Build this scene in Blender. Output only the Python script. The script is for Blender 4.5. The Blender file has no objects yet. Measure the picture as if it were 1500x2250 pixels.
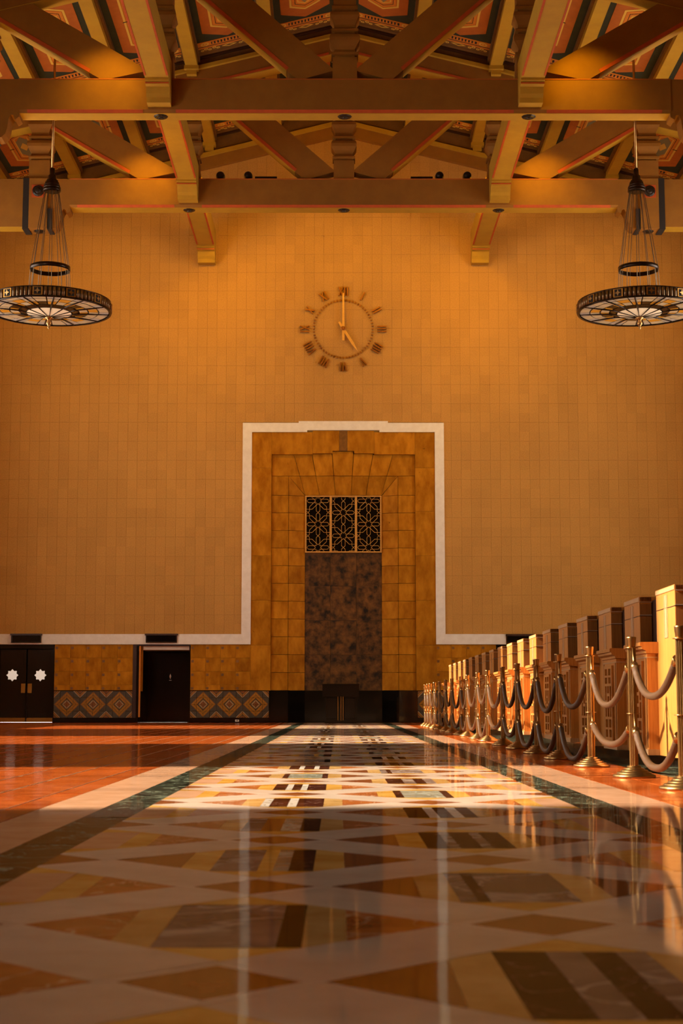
import bpy, math, random
from mathutils import Vector, Matrix
random.seed(7)
SC = bpy.context.scene
COL = SC.collection
R = math.radians

# ------------------------------------------------------------------ camera
cd = bpy.data.cameras.new('camera')
cam = bpy.data.objects.new('camera', cd); COL.objects.link(cam)
cd.sensor_fit = 'VERTICAL'; cd.sensor_height = 36.0; cd.sensor_width = 24.0
cd.lens = 3450 / 2250 * 36.0
cd.clip_start = 0.05; cd.clip_end = 300
cam.location = (-0.12, 0.0, 0.52)
cam.rotation_euler = (R(90) + math.atan(423 / 3450), 0, -5 / 3450)
cd.dof.use_dof = True; cd.dof.focus_distance = 22.0; cd.dof.aperture_fstop = 5.6
SC.camera = cam

# ------------------------------------------------------------------ world, sun, lamps
def S(r, g, b):
    def f(c):
        c /= 255.0
        return c / 12.92 if c <= 0.04045 else ((c + 0.055) / 1.055) ** 2.4
    return (f(r), f(g), f(b))

w = bpy.data.worlds.new('sky'); SC.world = w; w.use_nodes = True
bg = w.node_tree.nodes['Background']
bg.inputs[0].default_value = (1.0, 0.97, 0.90, 1); bg.inputs[1].default_value = 6.6

def light(name, kind, loc, direction=None, energy=10, color=(1, 1, 1), **kw):
    d = bpy.data.lights.new(name, kind); d.energy = energy; d.color = color
    for k, v in kw.items(): setattr(d, k, v)
    o = bpy.data.objects.new(name, d); COL.objects.link(o); o.location = loc
    if direction is not None:
        o.rotation_euler = Vector(direction).to_track_quat('-Z', 'Y').to_euler()
    return o
SUN = Vector((1.0, 0.07, -0.68)).normalized()
light('sun', 'SUN', (-30, 20, 25), SUN, 18.5, (1.0, 0.89, 0.72), angle=0.028)
AMB = (1.0, 0.52, 0.03)

SC.view_settings.view_transform = 'Standard'
SC.view_settings.look = 'None'
SC.view_settings.gamma = 1.0
SC.view_settings.use_curve_mapping = False
SC.view_settings.exposure = 0.0
SC.cycles.use_denoising = True
SC.cycles.use_adaptive_sampling = True
SC.cycles.adaptive_threshold = 0.1
SC.cycles.adaptive_min_samples = 10
SC.cycles.max_bounces = 6
SC.cycles.diffuse_bounces = 4
SC.cycles.glossy_bounces = 3
SC.cycles.transparent_max_bounces = 8
SC.cycles.sample_clamp_indirect = 6.0
SC.cycles.caustics_reflective = False
SC.cycles.caustics_refractive = False

# ------------------------------------------------------------------ mesh helpers
class MB:
    def __init__(s): s.v = []; s.f = []; s.sm = []
    def add(s, vs, fs, smooth=False):
        b = len(s.v); s.v += [tuple(v) for v in vs]
        for f in fs: s.f.append(tuple(b + i for i in f)); s.sm.append(smooth)
        return s
    def box(s, x0, x1, y0, y1, z0, z1):
        return s.add([(x0,y0,z0),(x1,y0,z0),(x1,y1,z0),(x0,y1,z0),(x0,y0,z1),(x1,y0,z1),(x1,y1,z1),(x0,y1,z1)],
                     [(0,3,2,1),(4,5,6,7),(0,1,5,4),(1,2,6,5),(2,3,7,6),(3,0,4,7)])
    def bevbox(s, x0, x1, y0, y1, z0, z1, b):
        # box whose -Y face is bevelled (a proud piece set in a wall)
        return s.add([(x0,y0+b,z0),(x1,y0+b,z0),(x1,y0+b,z1),(x0,y0+b,z1),(x0+b,y0,z0+b),(x1-b,y0,z0+b),(x1-b,y0,z1-b),(x0+b,y0,z1-b),
                      (x0,y1,z0),(x1,y1,z0),(x1,y1,z1),(x0,y1,z1)],
                     [(4,5,6,7),(0,1,5,4),(1,2,6,5),(2,3,7,6),(3,0,4,7),(0,8,9,1),(1,9,10,2),(2,10,11,3),(3,11,8,0)])
    def prism(s, poly, axis, a, b):
        # poly: 2D outline; axis x -> (y,z), y -> (x,z), z -> (x,y)
        n = len(poly)
        def P(p, t): return {'x': (t, p[0], p[1]), 'y': (p[0], t, p[1]), 'z': (p[0], p[1], t)}[axis]
        vs = [P(p, a) for p in poly] + [P(p, b) for p in poly]
        fs = [tuple(range(n))[::-1], tuple(range(n, 2 * n))]
        fs += [(i, (i + 1) % n, n + (i + 1) % n, n + i) for i in range(n)]
        return s.add(vs, fs)
    def ring(s, outer, inner, axis, a, b):
        # outline with a hole, both with the same number of points
        n = len(outer)
        def P(p, t): return {'x': (t, p[0], p[1]), 'y': (p[0], t, p[1]), 'z': (p[0], p[1], t)}[axis]
        vs = [P(p, a) for p in outer] + [P(p, a) for p in inner] + [P(p, b) for p in outer] + [P(p, b) for p in inner]
        fs = []
        for i in range(n):
            j = (i + 1) % n
            fs += [(i, j, n + j, n + i), (2*n + i, 3*n + i, 3*n + j, 2*n + j), (i, 2*n + i, 2*n + j, j), (n + i, n + j, 3*n + j, 3*n + i)]
        return s.add(vs, fs)
    def lathe(s, prof, seg=24, c=(0, 0, 0), smooth=True, flutes=None):
        vs = []; fs = []; n = len(prof)
        for k in range(seg):
            a = 2 * math.pi * k / seg
            fl = 1.0
            if flutes and k % 2: fl = flutes
            for r, z in prof: vs.append((c[0] + r * fl * math.cos(a), c[1] + r * fl * math.sin(a), c[2] + z))
        for k in range(seg):
            k2 = (k + 1) % seg
            for i in range(n - 1): fs.append((k*n+i, k2*n+i, k2*n+i+1, k*n+i+1))
        s.add(vs, fs, smooth)
        closed = prof[0] == prof[-1]
        if prof[0][0] > 1e-4 and not closed: s.f.append(tuple(len(s.v) - seg*n + k*n for k in range(seg))[::-1]); s.sm.append(False)
        if prof[-1][0] > 1e-4 and not closed: s.f.append(tuple(len(s.v) - seg*n + k*n + n - 1 for k in range(seg))); s.sm.append(False)
        return s
    def sqlathe(s, prof, c=(0, 0), dy=1.0):
        # square-section turned post: profile of (half width, z)
        vs = []; fs = []; n = len(prof)
        for sx, sy in ((-1, -1), (1, -1), (1, 1), (-1, 1)):
            for r, z in prof: vs.append((c[0] + sx * r, c[1] + sy * r * dy, z))
        for k in range(4):
            k2 = (k + 1) % 4
            for i in range(n - 1): fs.append((k*n+i, k2*n+i, k2*n+i+1, k*n+i+1))
        fs.append(tuple(k*n for k in range(4))[::-1]); fs.append(tuple(k*n+n-1 for k in range(4)))
        return s.add(vs, fs)
    def tube(s, pts, r, seg=8, smooth=True):
        pts = [Vector(p) for p in pts]; n = len(pts); vs = []; fs = []
        rr = r if isinstance(r, (list, tuple)) else [r] * n
        for i, p in enumerate(pts):
            t = (pts[min(i+1, n-1)] - pts[max(i-1, 0)]).normalized()
            ref = Vector((1, 0, 0)) if abs(t.x) < 0.8 else Vector((0, 0, 1))
            u = t.cross(ref).normalized(); q = t.cross(u)
            for k in range(seg):
                a = 2 * math.pi * k / seg
                vs.append(p + rr[i] * (u * math.cos(a) + q * math.sin(a)))
        for i in range(n - 1):
            for k in range(seg):
                k2 = (k + 1) % seg
                fs.append((i*seg+k, i*seg+k2, (i+1)*seg+k2, (i+1)*seg+k))
        s.add(vs, fs, smooth)
        b = len(s.v) - n * seg
        s.f.append(tuple(b + k for k in range(seg))[::-1]); s.sm.append(False)
        s.f.append(tuple(b + (n-1)*seg + k for k in range(seg))); s.sm.append(False)
        return s
    def bar(s, p, q, w, y0, y1):
        # flat bar in the XZ plane
        (x0, z0), (x1, z1) = p, q
        L = math.hypot(x1-x0, z1-z0)
        if L < 1e-6: return s
        nx, nz = -(z1-z0)/L*w/2, (x1-x0)/L*w/2
        return s.prism([(x0-nx, z0-nz), (x1-nx, z1-nz), (x1+nx, z1+nz), (x0+nx, z0+nz)], 'y', y0, y1)
    def mesh(s, name):
        m = bpy.data.meshes.new(name); m.from_pydata(s.v, [], s.f)
        if any(s.sm): m.polygons.foreach_set('use_smooth', s.sm)
        m.validate(); m.update()
        import bmesh
        b = bmesh.new(); b.from_mesh(m); bmesh.ops.recalc_face_normals(b, faces=b.faces); b.to_mesh(m); b.free()
        return m
    def build(s, name, mat, parent=None, loc=(0, 0, 0)):
        m = s.mesh(name); m.materials.append(mat)
        return put(name, m, parent, loc)

def put(name, mesh, parent=None, loc=(0, 0, 0), rot=None):
    o = bpy.data.objects.new(name, mesh); COL.objects.link(o); o.location = loc
    if rot: o.rotation_euler = rot
    if parent: o.parent = parent
    return o
def empty(name, loc=(0, 0, 0), parent=None):
    o = bpy.data.objects.new(name, None); COL.objects.link(o); o.location = loc
    o.empty_display_size = 0.1
    if parent: o.parent = parent
    return o
def tag(o, label=None, cat=None, group=None, kind=None):
    if label: o['label'] = label
    if cat: o['category'] = cat
    if group: o['group'] = group
    if kind: o['kind'] = kind
    return o
def copy_tree(o, parent=None):
    c = o.copy(); COL.objects.link(c); c.parent = parent
    for ch in list(o.children): copy_tree(ch, c)
    return c
def clip(poly, axis, lim, keep_less):
    out = []
    for i, p in enumerate(poly):
        q = poly[(i + 1) % len(poly)]
        ip = (p[axis] <= lim) == keep_less or abs(p[axis]-lim) < 1e-9
        iq = (q[axis] <= lim) == keep_less or abs(q[axis]-lim) < 1e-9
        if ip: out.append(p)
        if ip != iq:
            t = (lim - p[axis]) / (q[axis] - p[axis])
            out.append((p[0] + t*(q[0]-p[0]), p[1] + t*(q[1]-p[1])))
    return out
def shrink(poly, g):
    cx = sum(p[0] for p in poly)/len(poly); cy = sum(p[1] for p in poly)/len(poly)
    out = []
    for x, y in poly:
        d = math.hypot(x-cx, y-cy)
        k = max(0.0, (d-g)/d) if d > 1e-9 else 1
        out.append((cx+(x-cx)*k, cy+(y-cy)*k))
    return out

# ------------------------------------------------------------------ materials
def newmat(name):
    m = bpy.data.materials.new(name); m.use_nodes = True
    nt = m.node_tree; b = nt.nodes['Principled BSDF']
    return m, nt, b
def N(nt, t, **kw):
    n = nt.nodes.new(t)
    for k, v in kw.items():
        if k == 'ins':
            for i, x in v.items(): n.inputs[i].default_value = x
        else: setattr(n, k, v)
    return n
def L(nt, a, b): nt.links.new(a, b)
def pm(name, c1, c2=None, rough=0.5, metal=0.0, scale=4.0, stretch=(1, 1, 1), detail=6, bump=0.0, bscale=60.0,
       rand=0.0, spec=0.5, lo=0.35, hi=0.65, veins=None, vscale=2.5, vw=0.04, pits=0.0, coat=0.0, wavy=0.0, emit=None, estr=0, haze=0.0):
    """procedural material: two-tone noise on world position, optional veins, pits, bump, per-object tone"""
    m, nt, b = newmat(name)
    geo = N(nt, 'ShaderNodeNewGeometry')
    oi = N(nt, 'ShaderNodeObjectInfo')
    mp = N(nt, 'ShaderNodeMapping'); mp.inputs['Scale'].default_value = stretch
    if rand > 0:
        ad = N(nt, 'ShaderNodeVectorMath', operation='MULTIPLY_ADD')
        cmb = N(nt, 'ShaderNodeCombineXYZ')
        for k in range(3): L(nt, oi.outputs['Random'], cmb.inputs[k])
        L(nt, cmb.outputs[0], ad.inputs[0]); ad.inputs[1].default_value = (37.0, 53.0, 71.0); L(nt, geo.outputs['Position'], ad.inputs[2])
        L(nt, ad.outputs[0], mp.inputs['Vector'])
    else: L(nt, geo.outputs['Position'], mp.inputs['Vector'])
    no = N(nt, 'ShaderNodeTexNoise'); no.inputs['Scale'].default_value = scale; no.inputs['Detail'].default_value = detail
    no.inputs['Roughness'].default_value = 0.62
    L(nt, mp.outputs[0], no.inputs['Vector'])
    rp = N(nt, 'ShaderNodeValToRGB'); rp.color_ramp.elements[0].position = lo; rp.color_ramp.elements[1].position = hi
    rp.color_ramp.elements[0].color = (*c1, 1); rp.color_ramp.elements[1].color = (*(c2 or c1), 1)
    L(nt, no.outputs[0], rp.inputs[0])
    col = rp.outputs[0]
    if veins:
        n2 = N(nt, 'ShaderNodeTexNoise'); n2.inputs['Scale'].default_value = vscale; n2.inputs['Detail'].default_value = 7; n2.inputs['Distortion'].default_value = 0.9
        L(nt, mp.outputs[0], n2.inputs['Vector'])
        s1 = N(nt, 'ShaderNodeMath', operation='SUBTRACT'); L(nt, n2.outputs[0], s1.inputs[0]); s1.inputs[1].default_value = 0.5
        s2 = N(nt, 'ShaderNodeMath', operation='ABSOLUTE'); L(nt, s1.outputs[0], s2.inputs[0])
        mr = N(nt, 'ShaderNodeMapRange'); mr.inputs[1].default_value = 0.0; mr.inputs[2].default_value = vw; mr.inputs[3].default_value = 0.9; mr.inputs[4].default_value = 0.0
        L(nt, s2.outputs[0], mr.inputs[0])
        mx = N(nt, 'ShaderNodeMix', data_type='RGBA'); L(nt, mr.outputs[0], mx.inputs[0]); L(nt, col, mx.inputs[6]); mx.inputs[7].default_value = (*veins, 1)
        col = mx.outputs[2]
    if pits > 0:
        vo = N(nt, 'ShaderNodeTexNoise'); vo.inputs['Scale'].default_value = 7.0; vo.inputs['Detail'].default_value = 8; vo.inputs['Roughness'].default_value = 0.8
        L(nt, geo.outputs['Position'], vo.inputs['Vector'])
        mr = N(nt, 'ShaderNodeMapRange'); mr.inputs[1].default_value = 0.63; mr.inputs[2].default_value = 0.67; mr.inputs[3].default_value = 0.0; mr.inputs[4].default_value = pits
        L(nt, vo.outputs[0], mr.inputs[0])
        mx = N(nt, 'ShaderNodeMix', data_type='RGBA'); L(nt, mr.outputs[0], mx.inputs[0]); L(nt, col, mx.inputs[6]); mx.inputs[7].default_value = (c1[0]*.2, c1[1]*.18, c1[2]*.15, 1)
        col = mx.outputs[2]
    if rand > 0:
        hs = N(nt, 'ShaderNodeHueSaturation')
        mr = N(nt, 'ShaderNodeMapRange'); mr.inputs[3].default_value = 1 - rand; mr.inputs[4].default_value = 1 + rand
        L(nt, oi.outputs['Random'], mr.inputs[0]); L(nt, mr.outputs[0], hs.inputs['Value']); L(nt, col, hs.inputs['Color'])
        col = hs.outputs[0]
    L(nt, col, b.inputs['Base Color'])
    b.inputs['Roughness'].default_value = rough; b.inputs['Metallic'].default_value = metal
    b.inputs['Specular IOR Level'].default_value = spec
    if coat: b.inputs['Coat Weight'].default_value = coat; b.inputs['Coat Roughness'].default_value = 0.05
    if bump > 0 or wavy > 0:
        bn = N(nt, 'ShaderNodeTexNoise'); bn.inputs['Scale'].default_value = bscale if bump > 0 else 3.0; bn.inputs['Detail'].default_value = 4 if bump > 0 else 1
        L(nt, geo.outputs['Position'], bn.inputs['Vector'])
        bu = N(nt, 'ShaderNodeBump'); bu.inputs['Strength'].default_value = bump if bump > 0 else wavy; bu.inputs['Distance'].default_value = 0.01
        L(nt, bn.outputs[0], bu.inputs['Height']); L(nt, bu.outputs[0], b.inputs['Normal'])
    if haze > 0:          # worn polish: part of the surface scatters instead of mirroring
        df = N(nt, 'ShaderNodeBsdfDiffuse'); L(nt, col, df.inputs['Color'])
        ms = N(nt, 'ShaderNodeMixShader'); ms.inputs[0].default_value = haze
        L(nt, b.outputs[0], ms.inputs[1]); L(nt, df.outputs[0], ms.inputs[2])
        L(nt, ms.outputs[0], nt.nodes['Material Output'].inputs[0])
    if emit:
        b.inputs['Emission Color'].default_value = (*emit, 1); b.inputs['Emission Strength'].default_value = estr
    return m

def m_walltile():
    m, nt, b = newmat('acoustic_tile')
    geo = N(nt, 'ShaderNodeNewGeometry')
    sn = N(nt, 'ShaderNodeVectorMath', operation='SNAP'); sn.inputs[1].default_value = (0.2875, 1000, 0.565)
    of = N(nt, 'ShaderNodeVectorMath', operation='ADD'); of.inputs[1].default_value = (0.14375*0 + 28.75, 0, 0.0)
    L(nt, geo.outputs['Position'], of.inputs[0]); L(nt, of.outputs[0], sn.inputs[0])
    wn = N(nt, 'ShaderNodeTexWhiteNoise'); L(nt, sn.outputs[0], wn.inputs[0])
    n1 = N(nt, 'ShaderNodeTexNoise'); n1.inputs['Scale'].default_value = 0.45; n1.inputs['Detail'].default_value = 4
    L(nt, geo.outputs['Position'], n1.inputs['Vector'])
    n2 = N(nt, 'ShaderNodeTexNoise'); n2.inputs['Scale'].default_value = 30; n2.inputs['Detail'].default_value = 3
    L(nt, geo.outputs['Position'], n2.inputs['Vector'])
    a = N(nt, 'ShaderNodeMath', operation='MULTIPLY_ADD'); L(nt, wn.outputs[0], a.inputs[0]); a.inputs[1].default_value = 0.10; a.inputs[2].default_value = 0.60
    c = N(nt, 'ShaderNodeMath', operation='MULTIPLY_ADD'); L(nt, n1.outputs[0], c.inputs[0]); c.inputs[1].default_value = 0.30; L(nt, a.outputs[0], c.inputs[2])
    d = N(nt, 'ShaderNodeMath', operation='MULTIPLY_ADD'); L(nt, n2.outputs[0], d.inputs[0]); d.inputs[1].default_value = 0.55; L(nt, c.outputs[0], d.inputs[2])
    hs = N(nt, 'ShaderNodeHueSaturation'); hs.inputs['Color'].default_value = (*S(180, 129, 64), 1)
    L(nt, d.outputs[0], hs.inputs['Value']); L(nt, hs.outputs[0], b.inputs['Base Color'])
    b.inputs['Roughness'].default_value = 0.9; b.inputs['Specular IOR Level'].default_value = 0.15
    bu = N(nt, 'ShaderNodeBump'); bu.inputs['Strength'].default_value = 0.35; bu.inputs['Distance'].default_value = 0.01
    L(nt, n2.outputs[0], bu.inputs['Height']); L(nt, bu.outputs[0], b.inputs['Normal'])
    return m

def m_dado(x0):
    """painted ceramic: nested lozenges in a repeat of 0.752 m"""
    m, nt, b = newmat('painted_ceramic_%d' % round(x0*10))
    geo = N(nt, 'ShaderNodeNewGeometry'); sp = N(nt, 'ShaderNodeSeparateXYZ'); L(nt, geo.outputs['Position'], sp.inputs[0])
    def cell(out, off, per):
        a = N(nt, 'ShaderNodeMath', operation='ADD'); L(nt, out, a.inputs[0]); a.inputs[1].default_value = off + per * 40
        p = N(nt, 'ShaderNodeMath', operation='PINGPONG'); L(nt, a.outputs[0], p.inputs[0]); p.inputs[1].default_value = per / 2
        return p.outputs[0]
    # distance from lozenge centre: centres at x = x0 + k*per, z = 0.525
    per = 0.7555
    ax = cell(sp.outputs[0], -x0 - per/2, per)
    az = cell(sp.outputs[2], -0.525, per * 1.02)
    s = N(nt, 'ShaderNodeMath', operation='ADD'); L(nt, ax, s.inputs[0]); L(nt, az, s.inputs[1])
    k = N(nt, 'ShaderNodeMath', operation='DIVIDE'); L(nt, s.outputs[0], k.inputs[0]); k.inputs[1].default_value = per
    rp = N(nt, 'ShaderNodeValToRGB'); cr = rp.color_ramp; cr.interpolation = 'CONSTANT'
    rust, red, cream, tan, gold, dark, brown = S(140,78,26), S(112,50,18), S(176,146,104), S(132,96,54), S(168,108,20), S(40,32,22), S(78,64,46)
    stops = [(0, rust), (.095, red), (.12, cream), (.165, tan), (.20, dark), (.235, gold), (.345, dark), (.36, gold), (.455, rust), (.48, brown),
             (.72, dark), (.735, cream), (.775, rust), (.81, gold), (.86, brown), (.9, rust)]
    cr.elements[0].position = 0; cr.elements[0].color = (*stops[0][1], 1)
    cr.elements[1].position = stops[1][0]; cr.elements[1].color = (*stops[1][1], 1)
    for p, c in stops[2:]:
        e = cr.elements.new(p); e.color = (*c, 1)
    L(nt, k.outputs[0], rp.inputs[0])
    no = N(nt, 'ShaderNodeTexNoise'); no.inputs['Scale'].default_value = 30; L(nt, geo.outputs['Position'], no.inputs['Vector'])
    hs = N(nt, 'ShaderNodeHueSaturation'); mr = N(nt, 'ShaderNodeMapRange'); mr.inputs[3].default_value = .55; mr.inputs[4].default_value = 1.35
    L(nt, no.outputs[0], mr.inputs[0]); L(nt, mr.outputs[0], hs.inputs['Value']); L(nt, rp.outputs[0], hs.inputs['Color'])
    L(nt, hs.outputs[0], b.inputs['Base Color']); b.inputs['Roughness'].default_value = 0.35
    return m

def m_pane():
    m = bpy.data.materials.new('clear_pane'); m.use_nodes = True; nt = m.node_tree; nt.nodes.clear()
    o = N(nt, 'ShaderNodeOutputMaterial'); mx = N(nt, 'ShaderNodeMixShader'); t = N(nt, 'ShaderNodeBsdfTransparent'); g = N(nt, 'ShaderNodeBsdfGlossy')
    g.inputs['Roughness'].default_value = 0.05; mx.inputs[0].default_value = 0.06
    L(nt, t.outputs[0], mx.inputs[1]); L(nt, g.outputs[0], mx.inputs[2]); L(nt, mx.outputs[0], o.inputs[0])
    return m

M = {}
M['tile'] = m_walltile()
M['tile_back'] = pm('tile_joint', S(152, 112, 42), rough=0.95)
M['tanwall'] = pm('tan_wall_finish', S(172, 130, 60), S(186, 144, 70), rough=0.9, scale=1.5, detail=2)
M['plaster'] = pm('pale_plaster', S(224, 200, 172), S(210, 184, 156), rough=0.8, scale=3)
M['white'] = pm('white_painted_band', S(236, 222, 206), S(226, 210, 192), rough=0.7, scale=6, bump=0.08)
M['trav'] = pm('travertine', S(144, 82, 8), S(198, 128, 28), rough=0.6, scale=2.6, stretch=(1.5, 1, 0.7), rand=0.10, pits=0.85, lo=.28, hi=.72, spec=0.05)
M['trav_in'] = pm('travertine_inlay', S(104, 64, 14), S(134, 84, 22), rough=0.4, scale=9, rand=0.15)
M['darkmarble'] = pm('mottled_dark_marble', S(24, 13, 4), S(124, 78, 30), rough=0.45, scale=4.6, detail=12, lo=.36, hi=.72, rand=0.03, pits=0.7, spec=.3)
M['black'] = pm('black_marble', S(12, 9, 7), S(24, 17, 12), rough=0.08, scale=3)
M['dado1'] = m_dado(-8.33); M['dado2'] = m_dado(-4.41); M['dado3'] = m_dado(2.14)
M['grout'] = pm('dark_grout', S(34, 26, 20), rough=0.9)
M['gold'] = pm('gilded_metal', S(196, 136, 56), S(212, 152, 68), rough=0.5, metal=0.2, scale=20)
M['clockmetal'] = pm('clock_bronze', S(150, 84, 18), S(168, 98, 26), rough=0.4, metal=0.5, scale=15)
M['clockgold'] = pm('clock_gilding', S(226, 160, 64), S(236, 172, 76), rough=0.4, metal=0.25, scale=15)
M['blackglass'] = pm('dark_window_glass', S(10, 7, 6), rough=0.12)
M['bronze'] = pm('dark_bronze', S(40, 26, 16), S(60, 40, 24), rough=0.3, metal=0.7, scale=12)
M['ebony'] = pm('dark_stained_door_wood', S(20, 12, 8), S(34, 20, 12), rough=0.12, scale=6, stretch=(6, 6, .6))
M['brass'] = pm('brass', S(176, 132, 76), S(192, 150, 94), rough=0.3, metal=1.0, scale=10)
M['brass_dull'] = pm('brass_plate', S(176, 118, 44), S(190, 132, 54), rough=0.35, metal=0.8)
M['rope'] = pm('woven_gold_rope', S(62, 40, 20), S(96, 64, 36), rough=0.42, scale=90, bump=0.5, bscale=160)
M['wood'] = pm('honey_oak', S(184, 114, 46), S(204, 136, 64), rough=0.34, scale=5, stretch=(9, 9, .5), rand=0.05)
M['wood2'] = pm('pale_oak_inlay', S(184, 138, 92), S(200, 154, 106), rough=0.4, scale=5, stretch=(9, 9, .5))
M['woodbrown'] = pm('walnut_panel', S(138, 86, 38), S(158, 102, 50), rough=0.36, scale=5, stretch=(9, 9, .5))
M['wooddark'] = pm('dark_walnut', S(48, 22, 8), S(66, 32, 12), rough=0.4, scale=6, stretch=(9, 9, .5))
M['metalstrip'] = pm('pale_metal_strip', S(196, 180, 160), rough=0.3, metal=0.5)
M['beam'] = pm('painted_beam', S(136, 84, 4), S(146, 92, 6), rough=0.8, scale=2.5, bump=0.12, bscale=90)
M['cream'] = pm('cream_painted_beam', S(174, 126, 10), S(184, 136, 14), rough=0.8, scale=2.5, bump=0.12, bscale=90)
M['red'] = pm('vermilion_paint', S(190, 76, 4), S(176, 66, 2), rough=0.7, scale=6)
M['orange'] = pm('orange_paint', S(210, 122, 24), S(198, 110, 18), rough=0.75, scale=5)
M['hexred'] = pm('brick_red_paint', S(178, 92, 12), S(164, 82, 8), rough=0.8, scale=3)
M['green'] = pm('dark_green_paint', S(46, 44, 16), S(36, 36, 14), rough=0.85, scale=4)
M['ybr'] = pm('yellow_paint', S(216, 168, 64), rough=0.75)
M['greyp'] = pm('grey_green_paint', S(128, 116, 76), rough=0.8)
M['brownp'] = pm('brown_moulding_paint', S(116, 72, 12), S(102, 62, 8), rough=0.8, scale=4)
M['darkp'] = pm('near_black_paint', S(30, 18, 10), rough=0.8)
M['boss'] = pm('dark_bronze_boss', S(34, 24, 18), S(54, 40, 30), rough=0.4, metal=0.4, scale=14)
M['reed'] = pm('aged_bronze_reeds', S(112, 84, 54), S(132, 102, 68), rough=0.35, metal=0.7, scale=12)
M['cable'] = pm('steel_cable', S(140, 116, 88), rough=0.45, metal=0.7)
M['clear'] = m_pane()
def glow(name, c, e, k): return pm(name, c, rough=0.25, emit=e, estr=k)
M['gl_petal'] = glow('lit_cream_glass', S(236, 214, 180), (1.0, 0.66, 0.36), 0.30)
M['gl_cream'] = glow('pale_cream_glass', S(190, 160, 120), (1.0, 0.62, 0.30), 0.13)
M['gl_lilac'] = glow('pale_lilac_glass', S(176, 156, 136), (1.0, 0.70, 0.48), 0.10)
M['gl_amber'] = glow('amber_glass', S(206, 132, 34), (1.0, 0.42, 0.04), 0.12)
M['gl_dark'] = glow('dark_amber_glass', S(52, 30, 12), (1.0, 0.4, 0.05), 0.01)
M['gl_star'] = glow('daylit_star_pane', S(230, 226, 220), (1.0, 0.84, 0.68), 0.42)
M['lamp_face'] = glow('flood_lamp_glass', S(236, 200, 140), (1.0, 0.55, 0.15), 6.0)
# floor stones
FR = 0.055
def stone(name, c1, c2, veins=None, scale=3, vw=.03, rand=.08, vscale=4, haze=0.43):
    c1 = tuple(v*.80 for v in c1); c2 = tuple(v*.80 for v in c2); veins = veins and tuple(v*.72 for v in veins)
    return pm(name, c1, c2, rough=FR, scale=scale, veins=veins, vw=vw, vscale=vscale, rand=rand, wavy=0.05, detail=6, spec=0.4, haze=haze)
M['f_beige'] = stone('beige_marble', S(198, 170, 146), S(212, 186, 162), scale=4, rand=.03)
M['f_pink'] = stone('rose_marble', S(190, 138, 100), S(204, 154, 118), scale=5, rand=.03)
M['f_green'] = stone('dark_green_marble', S(22, 20, 12), S(54, 54, 40), haze=0.6, veins=S(140, 148, 120), scale=5, vw=.022, vscale=5)
M['f_brown'] = stone('brown_marble', S(116, 58, 26), S(142, 80, 40), scale=5, rand=.1)
M['f_rust'] = stone('rust_marble', S(150, 74, 28), S(184, 106, 50), veins=S(220, 180, 140), scale=4, vw=.015)
M['f_yellow'] = stone('yellow_siena_marble', S(190, 130, 44), S(216, 166, 84), scale=4, rand=.08)
M['f_cream'] = stone('cream_marble', S(176, 126, 62), S(206, 162, 100), scale=3)
M['f_dark'] = stone('dark_red_marble', S(40, 16, 9), S(66, 30, 18), veins=S(130, 92, 74), vw=.012, haze=0.72)
M['f_mauve'] = stone('mauve_veined_marble', S(96, 76, 66), S(132, 108, 94), veins=S(184, 160, 140), vw=.03, vscale=3, haze=0.6)
M['f_greygreen'] = stone('grey_green_marble', S(120, 116, 96), S(150, 146, 124), veins=S(190, 186, 164), vw=.03)
M['f_white'] = stone('white_grey_marble', S(196, 182, 164), S(216, 204, 188), veins=S(150, 130, 110), vw=.02)
M['f_black'] = stone('black_floor_marble', S(18, 13, 10), S(34, 25, 20), haze=0.72)
M['f_terra'] = pm('terracotta', S(138, 58, 16), S(168, 78, 30), rough=0.1, scale=5, rand=.14, wavy=0.04, haze=0.32)
M['f_grout'] = pm('floor_grout', S(196, 164, 124), rough=0.5)

ORD = ['nearest', 'second', 'third', 'fourth', 'fifth', 'sixth', 'seventh', 'eighth', 'ninth', 'tenth', 'eleventh', 'twelfth', 'thirteenth',
       'fourteenth', 'fifteenth', 'sixteenth', 'seventeenth', 'eighteenth']
HX = 12.0            # half width of the hall
WY = 45.5            # face of the end wall
SL = 0.25            # roof slope
def roofz(x, z0): return z0 - SL * abs(x)

# ================================================================== STRUCTURE
# ------------------------------------------------------------------ floor
floor = MB().box(-HX, HX, -8, 47.0, -0.25, -0.004).build('floor', M['f_grout'])
tag(floor, 'polished hall floor of inlaid marble and terracotta tiles', 'floor', kind='structure')
FT = -0.0041
far = {}
def fpiece(name, poly, mat, g=0.0015):
    poly = shrink(poly, g)
    if len(poly) < 3: return
    cy = sum(p[1] for p in poly)/len(poly)
    if cy > 24:
        far.setdefault(mat, MB()).prism(poly, 'z', FT, 0.0); return
    cx = sum(p[0] for p in poly)/len(poly)
    MB().prism([(x-cx, y-cy) for x, y in poly], 'z', FT, 0.0).build(name, M[mat], floor, (cx, cy, 0)).rotation_euler = (random.gauss(0, .0008), random.gauss(0, .0012), 0)
PX, PY = 0.73, 0.783          # lattice half pitches
A_, B_ = 0.51, 0.51 * 0.783 / 0.73
EDGE = 1.095
def lane(poly):
    poly = clip(poly, 0, EDGE, True); poly = clip(poly, 0, -EDGE, False) if poly else poly
    poly = clip(poly, 1, WY - 0.02, True) if poly else poly
    if len(poly) < 3: return None
    a = abs(sum(poly[i][0]*poly[(i+1) % len(poly)][1]-poly[(i+1) % len(poly)][0]*poly[i][1] for i in range(len(poly))))/2
    return poly if a > 1e-4 else None
def dia(cx, cy): return [(cx+A_, cy), (cx, cy+B_), (cx-A_, cy), (cx, cy-B_)]
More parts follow.
